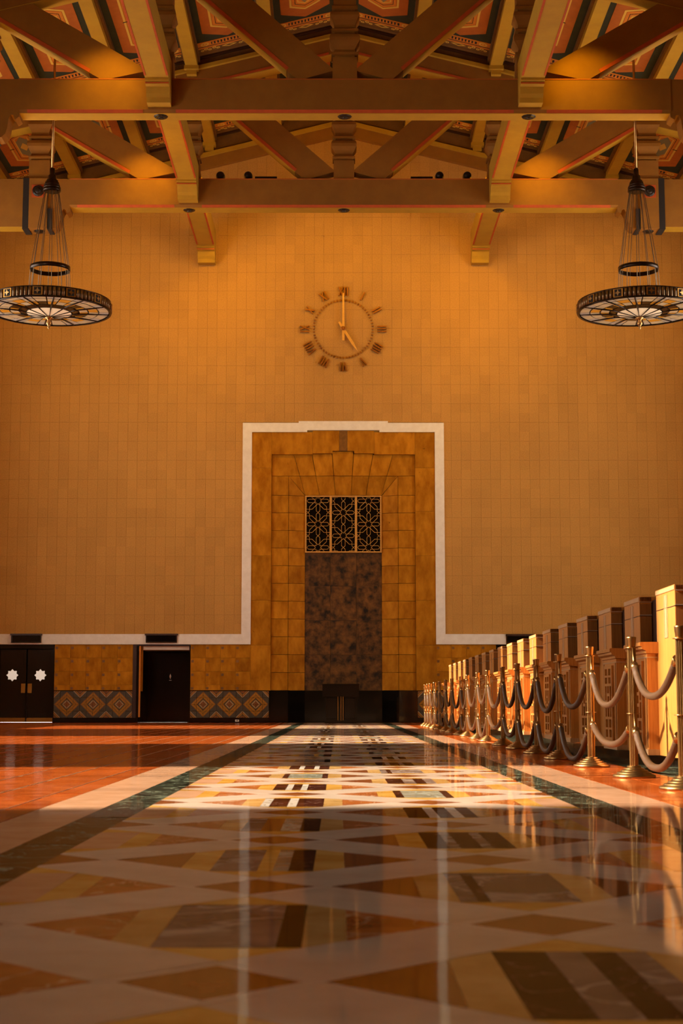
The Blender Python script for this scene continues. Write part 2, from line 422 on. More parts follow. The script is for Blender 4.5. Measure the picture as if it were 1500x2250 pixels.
def cell(cx, cy, kind):
    D = dia(cx, cy)
    def sl(x0, x1, y0=None, y1=None):
        p = clip(clip(D, 0, cx+x1, True), 0, cx+x0, False)
        if y0 is not None: p = clip(p, 1, cy+y0, False) if p else p
        if y1 is not None: p = clip(p, 1, cy+y1, True) if p else p
        return lane(p) if p else None
    def put_(name, p, mat):
        if p: fpiece(name, p, mat)
    q = 0.163; t = 0.365; s2 = 0.262
    put_('inlay_triangle', sl(-A_, -s2), kind['tri']); put_('inlay_triangle', sl(s2, A_), kind['tri'])
    put_('inlay_strip', sl(-s2, -q), kind['strip']); put_('inlay_strip', sl(q, s2), kind['strip'])
    put_('inlay_tip', sl(-q, q, t, None), 'f_yellow'); put_('inlay_tip', sl(-q, q, None, -t), 'f_yellow')
    x = -q
    tot = sum(wd for wd, _ in kind['mid'])
    for wd, mt in kind['mid']:
        x2 = x + 2*q*wd/tot
        put_('inlay_slab', sl(x, x2, -t, t), mt); x = x2
K_L = [dict(tri='f_rust', strip='f_cream', mid=[(5, 'f_mauve'), (1, 'f_black')]), dict(tri='f_brown', strip='f_yellow', mid=[(3, 'f_mauve'), (1, 'f_yellow'), (1, 'f_greygreen'), (1.6, 'f_dark')]),
       dict(tri='f_rust', strip='f_cream', mid=[(2, 'f_mauve'), (2, 'f_brown'), (2, 'f_greygreen'), (2, 'f_dark')]),
       dict(tri='f_rust', strip='f_cream', mid=[(1, 'f_white'), (2, 'f_dark'), (1, 'f_white'), (3, 'f_dark')]),
       dict(tri='f_rust', strip='f_yellow', mid=[(2, 'f_dark'), (1, 'f_white'), (1.4, 'f_dark'), (1, 'f_white'), (3, 'f_dark')]),
       dict(tri='f_brown', strip='f_cream', mid=[(1, 'f_dark'), (6, 'f_greygreen'), (1, 'f_dark')]),
       dict(tri='f_rust', strip='f_cream', mid=[(2, 'f_dark'), (1, 'f_white'), (2, 'f_dark'), (1, 'f_white'), (2, 'f_dark')])]
K_R = [dict(tri='f_brown', strip='f_cream', mid=[(2.6, 'f_dark'), (1.8, 'f_mauve'), (1.6, 'f_dark'), (1.5, 'f_mauve')]),
       dict(tri='f_brown', strip='f_cream', mid=[(1, 'f_mauve'), (.7, 'f_dark'), (5, 'f_mauve')]),
       dict(tri='f_brown', strip='f_yellow', mid=[(2, 'f_dark'), (1, 'f_mauve'), (2, 'f_dark'), (1, 'f_mauve'), (2, 'f_dark')]),
       dict(tri='f_rust', strip='f_cream', mid=[(2.4, 'f_dark'), (1.2, 'f_white'), (1.6, 'f_dark'), (1.2, 'f_white'), (1.6, 'f_dark')]),
       dict(tri='f_rust', strip='f_yellow', mid=[(1, 'f_dark'), (5, 'f_greygreen'), (1, 'f_dark')])]
K_E = dict(tri='f_rust', strip='f_yellow', mid=[(1, 'f_pink')])
rows = range(-1, 28)
YL0 = 3.835; YR0 = YL0 - PY
for k in rows:
    yl = YL0 + k*2*PY; yr = YR0 + k*2*PY
    if yl < WY + 1: cell(-0.365, yl, K_L[k % 7]); cell(EDGE, yl - 0.0, K_E)
    if yr < WY + 1: cell(0.365, yr, K_R[(k) % 5]); cell(-EDGE, yr, K_E)
# crossing lozenges and beige bands
a2, b2 = PX - A_, PY - B_
for k in range(-2, 56):
    for c in range(-2, 3):
        cx = -0.365 + c * PX
        cy = YL0 + (2*k + (1 if c % 2 == 0 else 0)) * PY      # lattice vertices
        if cy > WY + 1 or cy < 0.4: continue
        k_ = .80
        p = lane([(cx+a2*k_, cy), (cx, cy+b2*k_), (cx-a2*k_, cy), (cx, cy-b2*k_)])
        if p: fpiece('crossing_lozenge', p, 'f_brown')
        o4 = [(cx+a2, cy), (cx, cy+b2), (cx-a2, cy), (cx, cy-b2)]; i4 = [(cx+a2*k_, cy), (cx, cy+b2*k_), (cx-a2*k_, cy), (cx, cy-b2*k_)]
        for q in range(4):
            p = lane([o4[q], o4[(q+1) % 4], i4[(q+1) % 4], i4[q]])
            if p: fpiece('lozenge_border', p, 'f_beige', .0006)
        for sx in (-1, 1):       # band from this vertex up to the neighbouring vertex
            nx, ny = cx + sx*PX, cy + PY
            p = lane([(cx+sx*a2, cy), (nx, ny-b2), (nx-sx*a2, ny), (cx, cy+b2)])
            if p: fpiece('beige_band', p, 'f_beige')
# border strips
def strip(name, x0, x1, y0, y1, step, mat):
    y = y0
    while y < y1 - 1e-6:
        e = min(y + step, y1)
        fpiece(name, [(x0, y), (x1, y), (x1, e), (x0, e)], mat, 0.0012); y = e
for s in (-1, 1):
    x = sorted((s*EDGE, s*1.31)); strip('border_slab', x[0], x[1], 0.4, WY, 1.4, 'f_green')
    x = sorted((s*1.31, s*1.62)); strip('rose_slab', x[0], x[1], 0.4, WY, 1.6, 'f_pink')
strip('counter_border_slab', 2.28, 2.72, 3.0, 41.0, 1.2, 'f_green')
# terracotta tiles: the 300 that show largest are parts, the rest one mesh
TP = 0.335
tiles = []
def tilerow(x0, x1):
    nx = round(abs(x1-x0)/TP); stepx = (x1-x0)/nx
    for i in range(nx):
        xa, xb = sorted((x0+i*stepx, x0+(i+1)*stepx)); y = 3.0
        while y < WY:
            e = min(y+TP, WY); tiles.append((xa, xb, y, e)); y = e
tilerow(-1.79, -1.79 - TP*30); tilerow(1.62, 2.28); tilerow(2.72, 2.72 + TP*8)
first = []
y = 3.0
while y < WY: first.append((-1.79, -1.62, y, min(y+TP, WY))); y += TP
tiles += first
def seen(t):
    cx = (t[0]+t[1])/2; return abs(cx+0.12)/max(t[2], .1) < 0.225 and not (cx > 2.5)
vis = sorted([t for t in tiles if seen(t)], key=lambda t: t[2])
parts = set(vis[:300])
tm = MB().box(-TP/2+.011, TP/2-.011, -TP/2+.005, TP/2-.005, FT, 0).mesh('terracotta_tile'); tm.materials.append(M['f_terra'])
tmn = MB().box(-.08, .08, -TP/2+.005, TP/2-.005, FT, 0).mesh('terracotta_tile'); tmn.materials.append(M['f_terra'])
tmr = MB().box(-.160, .160, -TP/2+.005, TP/2-.005, FT, 0).mesh('terracotta_tile'); tmr.materials.append(M['f_terra'])
rest = MB()
for t in tiles:
    cx, cy = (t[0]+t[1])/2, (t[2]+t[3])/2; wd = t[1]-t[0]
    if t in parts and t[3]-t[2] > TP - .01:
        put('terracotta_tile', tmn if wd < .2 else (tmr if wd < .333 else tm), floor, (cx, cy, 0), (random.gauss(0, .003), random.gauss(0, .0015), 0))
    else: rest.box(t[0]+.011, t[1]-.011, t[2]+.005, t[3]-.005, FT, 0)
tag(rest.build('terracotta_tiling', M['f_terra'], floor), kind='stuff')
for mt, mb in far.items(): tag(mb.build('distant_marble_inlay', M[mt], floor), kind='stuff')

# ------------------------------------------------------------------ side walls, rear wall, roof shell
WC = (36.35, 23.15, 9.95); WHW = 2.75; WZ0, WZ1 = 3.4, 12.4
def side_wall(name, s, label, WC):
    mb = MB(); x0, x1 = sorted((s*HX, s*(HX+0.6)))
    ys = [-8.0]
    for c in sorted(WC): ys += [c-WHW, c+WHW]
    ys.append(47.0)
    for i in range(0, len(ys), 2):
        a, b = ys[i], ys[i+1]
        mb.box(x0, x1, a, b, 0, 15.7)
    for c in WC:
        mb.box(x0, x1, c-WHW, c+WHW, 0, WZ0); mb.box(x0, x1, c-WHW, c+WHW, WZ1, 15.7)
    o = mb.build(name, M['tanwall']); tag(o, label, 'wall', kind='structure')
side_wall('wall_left', -1, 'tan wall with three tall windows on the sunny side', WC)
side_wall('wall_right', 1, 'tan wall with a tall window behind the counters', WC[:1])
tag(MB().box(-HX, HX, -8.6, -8, 0, 18).build('wall_rear', M['tanwall']), 'plain tan wall at the near end of the hall', 'wall', kind='structure')
n = 2
for s in (-1, 1):
    for c in (WC if s < 0 else WC[:1]):
        e = empty('window_%d' % n, (s*(HX+0.3), c, WZ0)); n += 1
        tag(e, 'tall daylit hall window in the %s wall, %s' % ('left' if s < 0 else 'right', {36.35: 'closest to the end wall', 23.15: 'middle of three', 9.95: 'nearest the camera'}[c]), 'window', kind='structure')
        H = WZ1 - WZ0
        fr = MB(); fr.box(-.05, .05, -WHW, -WHW+.08, 0, H).box(-.05, .05, WHW-.08, WHW, 0, H).box(-.05, .05, -WHW, WHW, 0, .08).box(-.05, .05, -WHW, WHW, H-.08, H)
        fr.build('window_frame', M['bronze'], e)
        for k in (-1, 1): MB().box(-.03, .03, k*WHW/3-.025, k*WHW/3+.025, .08, H-.08).build('mullion', M['bronze'], e)
        MB().box(-.006, .006, -WHW+.08, WHW-.08, .08, H-.08).build('pane', M['clear'], e)
        # daylight enters here: sky portal
        lp = light('sky_portal', 'AREA', (s*(HX+0.58), c, (WZ0+WZ1)/2), (-s, 0, 0), 1.0, shape='RECTANGLE', size=2*WHW, size_y=H)
        lp.data.cycles.is_portal = True

RZ = 18.42
ceiling = empty('ceiling', (0, 36, RZ)); tag(ceiling, 'gabled ceiling of painted coffers between cream purlins', 'ceiling', kind='structure')
for s in (-1, 1):
    MB().prism([(0, RZ+.02), (s*13, roofz(13, RZ)+.02), (s*13, roofz(13, RZ)+.3), (0, RZ+.3)], 'y', -8.6, 47.2).build('roof_slope', M['brownp'], ceiling, (0, -36, -RZ))

# ------------------------------------------------------------------ end wall
DOORS = {1: (-9.95, -8.33), 2: (-5.97, -4.41), 3: (4.41, 5.97)}
wb = MB()
yb0, yb1 = WY + 0.03, WY + 0.45
def gz(x): return roofz(x, RZ) - 0.02
# lower zone pieces between the openings
edges = [-HX, DOORS[1][0], DOORS[1][1], DOORS[2][0], DOORS[2][1], -2.66, 2.66, DOORS[3][0], DOORS[3][1], HX]
for i in range(0, len(edges), 2): wb.box(edges[i], edges[i+1], yb0, yb1, 0, 2.24)
wb.box(-HX, -2.66, yb0, yb1, 2.24, 8.46); wb.box(2.66, HX, yb0, yb1, 2.24, 8.46)
for s in (-1, 1): wb.prism([(0, 8.46), (s*HX, 8.46), (s*HX, gz(HX)), (0, gz(0))], 'y', yb0, yb1)
wb.box(-HX, HX, 47.0, 47.3, 0, 15)
wall = wb.build('wall_back', M['tile_back']); tag(wall, 'tall end wall faced with tan acoustic tiles behind the clock', 'wall', kind='structure')
TW, TH = 0.2875, 0.565
trs = []
zrow = 2.54
r_ = 0
while zrow < 18:
    for i in range(-42, 42):
        x0, x1 = i*TW, (i+1)*TW; z0, z1 = zrow, zrow+TH
        xm, zm = (x0+x1)/2, (z0+z1)/2
        if x1 > HX or x0 < -HX: continue
        if x0 < 2.93 and x1 > -2.93 and z0 < 8.75:
            if zm < 8.75 and z1 <= 9.0:
                if x0 < -2.93: x1 = -2.93
                elif x1 > 2.93: x0 = 2.93
                else:
                    if z1 > 8.75: z0 = 8.75
                    else: continue
            else: z0 = 8.75
        top = min(gz(x0), gz(x1)) - 0.9
        if z0 > top: continue
        trs.append((x0, x1, z0, min(z1, gz(xm)-.3)))
    zrow += TH; r_ += 1
full = [t for t in trs if abs(t[1]-t[0]-TW) < 1e-6 and abs(t[3]-t[2]-TH) < 1e-6]
key = lambda t: abs((t[0]+t[1])/2)*0.9 + abs((t[2]+t[3])/2 - 11.4)
pset = set(sorted(full, key=key)[:300])
g = 0.0014
am = MB().bevbox(-TW/2+g, TW/2-g, 0, .03, -TH/2+g, TH/2-g, .002).mesh('acoustic_tile'); am.materials.append(M['tile'])
rest = MB()
for t in trs:
    if t in pset: put('acoustic_tile', am, wall, ((t[0]+t[1])/2, WY, (t[2]+t[3])/2))
    else: rest.bevbox(t[0]+g, t[1]-g, WY, WY+.03, t[2]+g, t[3]-g, .002)
tag(rest.build('acoustic_tiling', M['tile'], wall), kind='stuff')

# ------------------------------------------------------------------ white band
t1 = MB(); f0, f1 = WY - 0.035, WY + 0.03
t1.box(-HX, -2.68, f0, f1, 2.245, 2.54).box(-2.95, -2.68, f0, f1, 2.54, 8.46)
t1.box(2.68, 5.0-.3, f0, f1, 2.245, 2.54).box(5.6, HX, f0, f1, 2.245, 2.54).box(2.68, 2.95, f0, f1, 2.54, 8.46)
t1.box(-2.95, -1.06, f0, f1, 8.46, 8.735).box(1.06, 2.95, f0, f1, 8.46, 8.735).box(-1.06, 1.06, f0, f1, 8.515, 8.785)
t1.box(-1.31, -1.06, f0, f1, 8.735, 8.785).box(1.06, 1.31, f0, f1, 8.735, 8.785)
tag(t1.build('trim_1', M['white']), 'wide white band stepping around the stone portal', 'trim', kind='structure')

# ------------------------------------------------------------------ portal of travertine
portal = empty('trim_2', (0, WY, 0)); tag(portal, 'travertine door surround with splayed jambs and voussoirs', 'door surround', kind='structure')
def stone3(name, pts, mat, depth=0.12, g=0.006):
    """a slab: outline of 3D points (front face), shrunk for the joint and given depth towards +Y"""
    c = sum((Vector(p) for p in pts), Vector()) / len(pts)
    fr = []
    for p in pts:
        p = Vector(p); d = (p-c).length; fr.append(c + (p-c)*max(0, (d-g*1.4)/d))
    n = len(fr)
    vs = [v - c for v in fr] + [v - c + Vector((0, depth, 0)) for v in fr]
    fs = [tuple(range(n)), tuple(range(n, 2*n))[::-1]] + [(i, n+i, n+(i+1) % n, (i+1) % n) for i in range(n)]
    return MB().add(vs, fs).build(name, M[mat], portal, tuple(c - Vector((0, WY, 0))))
YF, YS, YR = WY + 0.0, WY + 0.07, WY + 0.26      # outer field, inner surround, recess plane
def rect(x0, x1, z0, z1, y): return [(x0, y, z0), (x1, y, z0), (x1, y, z1), (x0, y, z1)]
# backing so that joints read dark
MB().box(-2.68, -1.55, .14, .3, 0, 8.5).box(1.55, 2.68, .14, .3, 0, 8.5).box(-1.55, 1.55, .14, .3, 7.1, 8.5).build('mortar_bed', M['grout'], portal)
zs = [.92, 2.22, 3.52, 4.82, 6.12, 7.4, 8.46]
for s in (-1, 1):
    for i in range(6):
        stone3('stone_slab', rect(*sorted((s*2.68, s*2.1)), zs[i], zs[i+1], YF), 'trav', .12, .002)
for x0, x1 in ((-2.1, -.9), (.9, 2.1)): stone3('stone_slab', rect(x0, x1, 7.8, 8.46, YF), 'trav', .12, .002)
for s in (-1, 1): stone3('stone_slab', [(s*.9, YF, 7.83), (s*.315, YF, 7.83), (s*.315, YF, 7.905), (s*.12, YF, 7.905), (s*.12, YF, 8.51), (s*.9, YF, 8.51)], 'trav', .12, .002)
stone3('stone_slab', rect(-.12, .12, 7.905, 8.51, YF), 'trav_in', .12, .002)
NC = 11; zc = [.92 + (6.60-.92)*i/NC for i in range(NC+1)]
XO, XJ, XI, ZJ, ZT, ZI = 2.1, 1.6, 1.12, 7.17, 7.8, 6.62
for s in (-1, 1):
    for i in range(NC):
        q = rect(*sorted((s*XO, s*XJ)), zc[i], zc[i+1], YS)
        stone3('surround_stone', q, 'trav', .12)
        stone3('jamb_stone', [(s*XJ, YS, zc[i]), (s*XI, YR, zc[i]), (s*XI, YR, zc[i+1]), (s*XJ, YS, zc[i+1])], 'trav', .1)
    # corner pieces
    stone3('surround_stone', rect(*sorted((s*XO, s*XJ)), zc[NC], ZJ, YS), 'trav', .12)
    stone3('jamb_stone', [(s*XJ, YS, zc[NC]), (s*XI, YR, zc[NC]), (s*XJ, YS, ZJ)], 'trav', .1)
tx = [-1.45, -.92, -.33, .30, .87, 1.45]; bx_ = [-1.12, -.70, -.235, .225, .66, 1.12]
mx_ = [tx[i] + (bx_[i]-tx[i])*0.53 for i in range(6)]
for i in range(5):
    top = 7.9 if i == 2 else (7.83 if i in (1, 3) else ZT)
    stone3('voussoir', [(mx_[i], YS-.02*(i == 2), ZJ), (mx_[i+1], YS-.02*(i == 2), ZJ), (tx[i+1], YS-.02*(i == 2), top), (tx[i], YS-.02*(i == 2), top)], 'trav', .14)
    stone3('soffit_stone', [(bx_[i], YR, ZI), (bx_[i+1], YR, ZI), (mx_[i+1], YS, ZJ), (mx_[i], YS, ZJ)], 'trav', .1)
for s in (-1, 1):
    a, b_ = (mx_[0], tx[0]) if s < 0 else (mx_[5], tx[5])
    stone3('voussoir', [(s*XO, YS, ZJ), (a, YS, ZJ), (b_, YS, ZT), (s*XO, YS, ZT)], 'trav', .14)
    stone3('soffit_stone', [(s*XI, YR, ZI), (a, YS, ZJ), (s*XJ, YS, ZJ)], 'trav', .1)
# dark marble infill
infill = empty('trim_3', (0, YR + .02, 0)); tag(infill, 'mottled dark marble panel filling the lower portal', 'stone panel', kind='structure')
xs = [-1.14, -.38, .38, 1.14]; zz = [.92, 1.95, 2.95, 3.95, 4.93]
for i in range(3):
    for j in range(4):
        MB().box(xs[i]+.002, xs[i+1]-.002, 0, .08, zz[j]+.002, zz[j+1]-.002).build('marble_slab', M['darkmarble'], infill)
# lattice window over the panel
w1 = empty('window_1', (0, YR - .02, 4.93)); tag(w1, 'dark transom window with gilded star lattice in three lights', 'window', kind='structure')
WX, WHt = 1.12, 1.68
MB().box(-WX, WX, .06, .09, 0, WHt).build('pane', M['blackglass'], w1)
fr = MB().box(-WX, WX, -.03, .06, 0, .035).box(-WX, WX, -.03, .06, WHt-.035, WHt).box(-WX, -WX+.04, -.03, .06, .035, WHt-.035).box(WX-.04, WX, -.03, .06, .035, WHt-.035)
fr.build('window_frame', M['gold'], w1)
PW = (2*WX - .08 - 2*.065) / 3
for k in (0, 1): MB().box(-WX+.04+PW*(k+1)+.065*k, -WX+.04+PW*(k+1)+.065*(k+1), -.025, .06, .035, WHt-.035).build('mullion', M['gold'], w1)
U = PW / 333.0
HH = (WHt - .07)
def lattice(starts, name, x0):
    segs = []
    arm = [(36, 0), (62, 26), (137, 26), (160, 0), (137, -26), (62, -26), (36, 0)]
    for cy in starts:
        for hz in (1, -1):
            for a, b in zip(arm, arm[1:]):
                segs.append(((hz*a[0], cy+a[1]), (hz*b[0], cy+b[1])))
                if abs(a[0]) <= 169: segs.append(((a[1], cy+hz*a[0]*1.056), (b[1], cy+hz*b[0]*1.056)))
        for sx in (1, -1):
            for sy in (1, -1):
                P = lambda x, y: (sx*x, cy+sy*y)
                segs += [(P(25.5, 25.5), P(26, 62)), (P(25.5, 25.5), P(62, 26)), (P(26, 62), P(86, 121)), (P(62, 26), P(124, 86)), (P(86, 121), P(167, 121)), (P(124, 86), P(124, 148)), (P(124, 148), P(167, 191))]
    mb = MB(); hw, hh = 166.5, HH/U/2
    for a, b in segs:
        # clip to the light
        t0, t1 = 0.0, 1.0; dx, dy = b[0]-a[0], b[1]-a[1]; ok = True
        for p, q in ((-dx, a[0]+hw), (dx, hw-a[0]), (-dy, a[1]+hh), (dy, hh-a[1])):
            if abs(p) < 1e-9:
                if q < 0: ok = False
            else:
                r = q/p
                if p < 0: t0 = max(t0, r)
                else: t1 = min(t1, r)
        if ok and t0 < t1:
            mb.bar(((a[0]+dx*t0)*U, (a[1]+dy*t0)*U), ((a[0]+dx*t1)*U, (a[1]+dy*t1)*U), .0105, 0, .025)
    mb.build(name, M['gold'], w1, (x0, .0, WHt/2))
for k in range(3):
    xc = -WX + .04 + PW*(k+.5) + .065*k
    lattice((-338, 0, 338) if k != 1 else (-507, -169, 169, 507), 'star_lattice', xc)
# black marble base around the portal and along the wall
bb = empty('baseboard_back', (0, WY, 0)); tag(bb, 'black marble base course along the end wall', 'baseboard', kind='structure')
for s in (-1, 1):
    MB().box(*sorted((s*2.14, s*XJ)), .06, .2, 0, .915).build('base_slab', M['black'], bb)
    MB().add([(s*XJ, .06, 0), (s*XI, .24, 0), (s*XI, .24, .915), (s*XJ, .06, .915), (s*XJ, .16, 0), (s*XI, .34, 0), (s*XI, .34, .915), (s*XJ, .16, .915)],
             [(0,1,2,3), (4,7,6,5), (0,4,5,1), (3,2,6,7), (0,3,7,4), (1,5,6,2)]).build('base_slab', M['black'], bb)
for i in range(3): MB().box(xs[i]+.001, xs[i+1]-.001, .24, .34, 0, .915).build('base_slab', M['black'], bb)
segs_ = [(-HX, -9.98), (-8.33, -5.97), (-4.41, -2.14), (2.14, 4.41), (5.97, HX)]
for a, b in segs_: MB().box(a, b, -.012, .03, 0, .14).build('base_course', M['black'], bb)
# ceramic dado, dark fillet and stone wainscot
dado = empty('trim_4', (0, WY, .14)); tag(dado, 'painted ceramic tile dado of nested lozenges along the end wall', 'tile dado', kind='structure')
wains = empty('trim_5', (0, WY, .92)); tag(wains, 'travertine block wainscot with small dark inset squares', 'wainscot', kind='structure')
QT = 0.188; QZ = (0.905-.14)/4
for dk, (a, b) in enumerate(((-8.33, -5.97-.1), (-4.41, -2.14), (2.14, 4.41))):
    qm = MB().bevbox(-QT/2+.003, QT/2-.003, 0, .03, -QZ/2+.003, QZ/2-.003, .003).mesh('ceramic_tile'); qm.materials.append(M['dado%d' % (dk+1)])
    n_ = round((b-a)/QT); st = (b-a)/n_
    for i in range(n_):
        for j in range(4):
            o = put('ceramic_tile', qm, dado, (a+st*(i+.5), 0, QZ*(j+.5))); o.scale = (st/QT, 1, 1)
    MB().box(a, b, .002, .03, .765, .785).build('dark_fillet', M['black'], dado)
sq = 0.075
for a, b, in ((-8.33, -6.07), (-4.41, -2.68), (2.68, 4.41)):
    n_ = max(1, round((b-a)/.435)); st = (b-a)/n_; rz = (2.245-.925)/3.4
    for i in range(n_):
        z = .005
        hs_ = [.40*rz, rz, rz, rz]
        for j in range(4):
            z1_ = min(z+hs_[j], 1.32)
            off = 0
            MB().bevbox(a+st*i+.002, a+st*(i+1)-.002, 0, .03, z+.002, z1_-.002, .002).build('wall_stone', M['trav'], wains)
            if j < 4 and i < n_: MB().box(a+st*(i+.0)+.02, a+st*(i+.0)+.02+sq, -.003, .01, z1_-sq-.06, z1_-.06).build('inset_square', M['trav_in'], wains)
            z = z1_
for a, b in ((-2.68, -2.14), (2.14, 2.68)):
    pass
MB().box(-HX, -9.98, 0, .03, -.78, 1.32).build('wall_stone', M['trav'], wains)
MB().box(5.97, HX, 0, .03, -.78, 1.32).build('wall_stone', M['trav'], wains)
MB().box(-6.07, -5.97, -.002, .03, -.78, 1.32).build('door_jamb_strip', M['wooddark'], wains)

# ------------------------------------------------------------------ doors in the end wall
def star(r, r2, n=8, ph=0):
    return [((r if i % 2 == 0 else r2)*math.sin(math.pi*i/n+ph), (r if i % 2 == 0 else r2)*math.cos(math.pi*i/n+ph)) for i in range(2*n)]
d1 = empty('door_1', ((DOORS[1][0]+DOORS[1][1])/2, WY + .12, 0)); tag(d1, 'pair of dark doors with bright eight-pointed star windows', 'double door', kind='structure')
hw = .81
MB().box(-hw, hw, -.1, .1, 2.12, 2.24).build('door_head', M['black'], d1)
for s in (-1, 1):
    MB().box(*sorted((s*hw, s*(hw-.03))), -.1, .1, 0, 2.12).build('door_frame', M['ebony'], d1)
    xc = s*(hw-.03)/2 + s*.004
    leaf = MB().box(-.375, .375, -.02, .03, .02, 2.1).build('door_leaf', M['ebony'], d1, (xc, 0, 0))
    for z0, z1 in ((.32, .92), (1.55, 1.98)):
        MB().box(-.30, .30, -.03, -.02, z0, z1).build('raised_panel', M['ebony'], leaf)
    st = star(.175, .128)
    MB().prism([(x, z+1.36) for x, z in st], 'y', -.032, -.018).build('star_pane', M['gl_star'], leaf, ((-.02 if s < 0 else .0), 0, 0))
    MB().box(-.06, .06, -.035, -.02, .85, 1.12).build('push_plate', M['brass_dull'], leaf, (-s*.30, 0, 0))
    MB().box(-.375, .375, -.033, -.02, .02, .14).build('kick_plate', M['brass_dull'], leaf)
MB().box(.005, .03, -.06, -.03, .12, .9).build('door_edge_bar', M['bronze'], d1)
d2 = empty('door_2', ((DOORS[2][0]+DOORS[2][1])/2, WY + .1, 0)); tag(d2, 'dark recessed doorway with a small brass restroom sign', 'doorway', kind='structure')
MB().box(-.78, .78, -.07, 1.2, 2.2, 2.26).build('door_head', M['wooddark'], d2)
MB().box(-.64, .78, .0, 1.0, 2.09, 2.2).build('lintel', M['plaster'], d2)
MB().box(-.78, -.72, -.08, 1.3, 0, 2.2).build('door_jamb', M['ebony'], d2)
MB().box(.74, .80, -.02, 1.3, 0, 2.2).build('door_jamb', M['ebony'], d2)
MB().box(-.70, -.655, -.11, -.06, .16, 2.2).build('edge_strip', M['orange'], d2)
MB().box(-.655, -.60, -.02, .0, .9, 2.2).build('reveal_strip', M['trav'], d2)
MB().box(-.78, .80, 1.1, 1.3, 0, 2.2).build('recess_panel', M['ebony'], d2)
lf = MB().box(-.28, .74, .9, .96, .02, 2.02).build('door_leaf', M['ebony'], d2)
MB().prism([(.03, 0), (0, .08), (-.03, 0), (0, -.08)], 'y', .88, .9).box(-.035, .035, .88, .9, -.12, -.105).build('restroom_sign', M['metalstrip'], lf, (.10, 0, 1.34))
d3 = empty('door_3', ((DOORS[3][0]+DOORS[3][1])/2, WY + .1, 0)); tag(d3, 'dark doorway mostly hidden behind the far ticket counters', 'doorway', kind='structure')
MB().box(-.78, .78, -.07, .3, 2.12, 2.24).build('door_head', M['black'], d3); MB().box(-.78, .78, .2, .3, 0, 2.12).build('door_leaf', M['ebony'], d3)

# ================================================================== ROOF TRUSSES
TB, TT = 13.39, 14.15
TD = 0.47
POST = [(.27, TT-.02), (.27, 14.66), (.22, 14.67), (.22, 14.71), (.295, 14.72), (.295, 14.77), (.24, 14.79), (.22, 14.85), (.26, 14.93), (.325, 15.03), (.335, 15.11), (.31, 15.18),
        (.22, 15.22), (.22, 15.25), (.295, 15.26), (.295, 15.31), (.23, 15.34), (.23, 15.42), (.275, 15.53), (.325, 15.62), (.31, 15.70), (.22, 15.74), (.235, 15.77), (.285, 15.78), (.285, 15.84), (.25, 15.87), (.25, 17.9)]
def brace(a, b, ang, la, lb, s):
    u = Vector((-math.cos(ang), math.sin(ang)))
    A = Vector(a); Bv = Vector(b)
    pts = [A, A + u*la, Bv + u*lb, Bv]
    pts = [(p.x*-s, p.y) for p in pts] if s > 0 else [(p.x, p.y) for p in pts]
    return pts
CH = 17.64
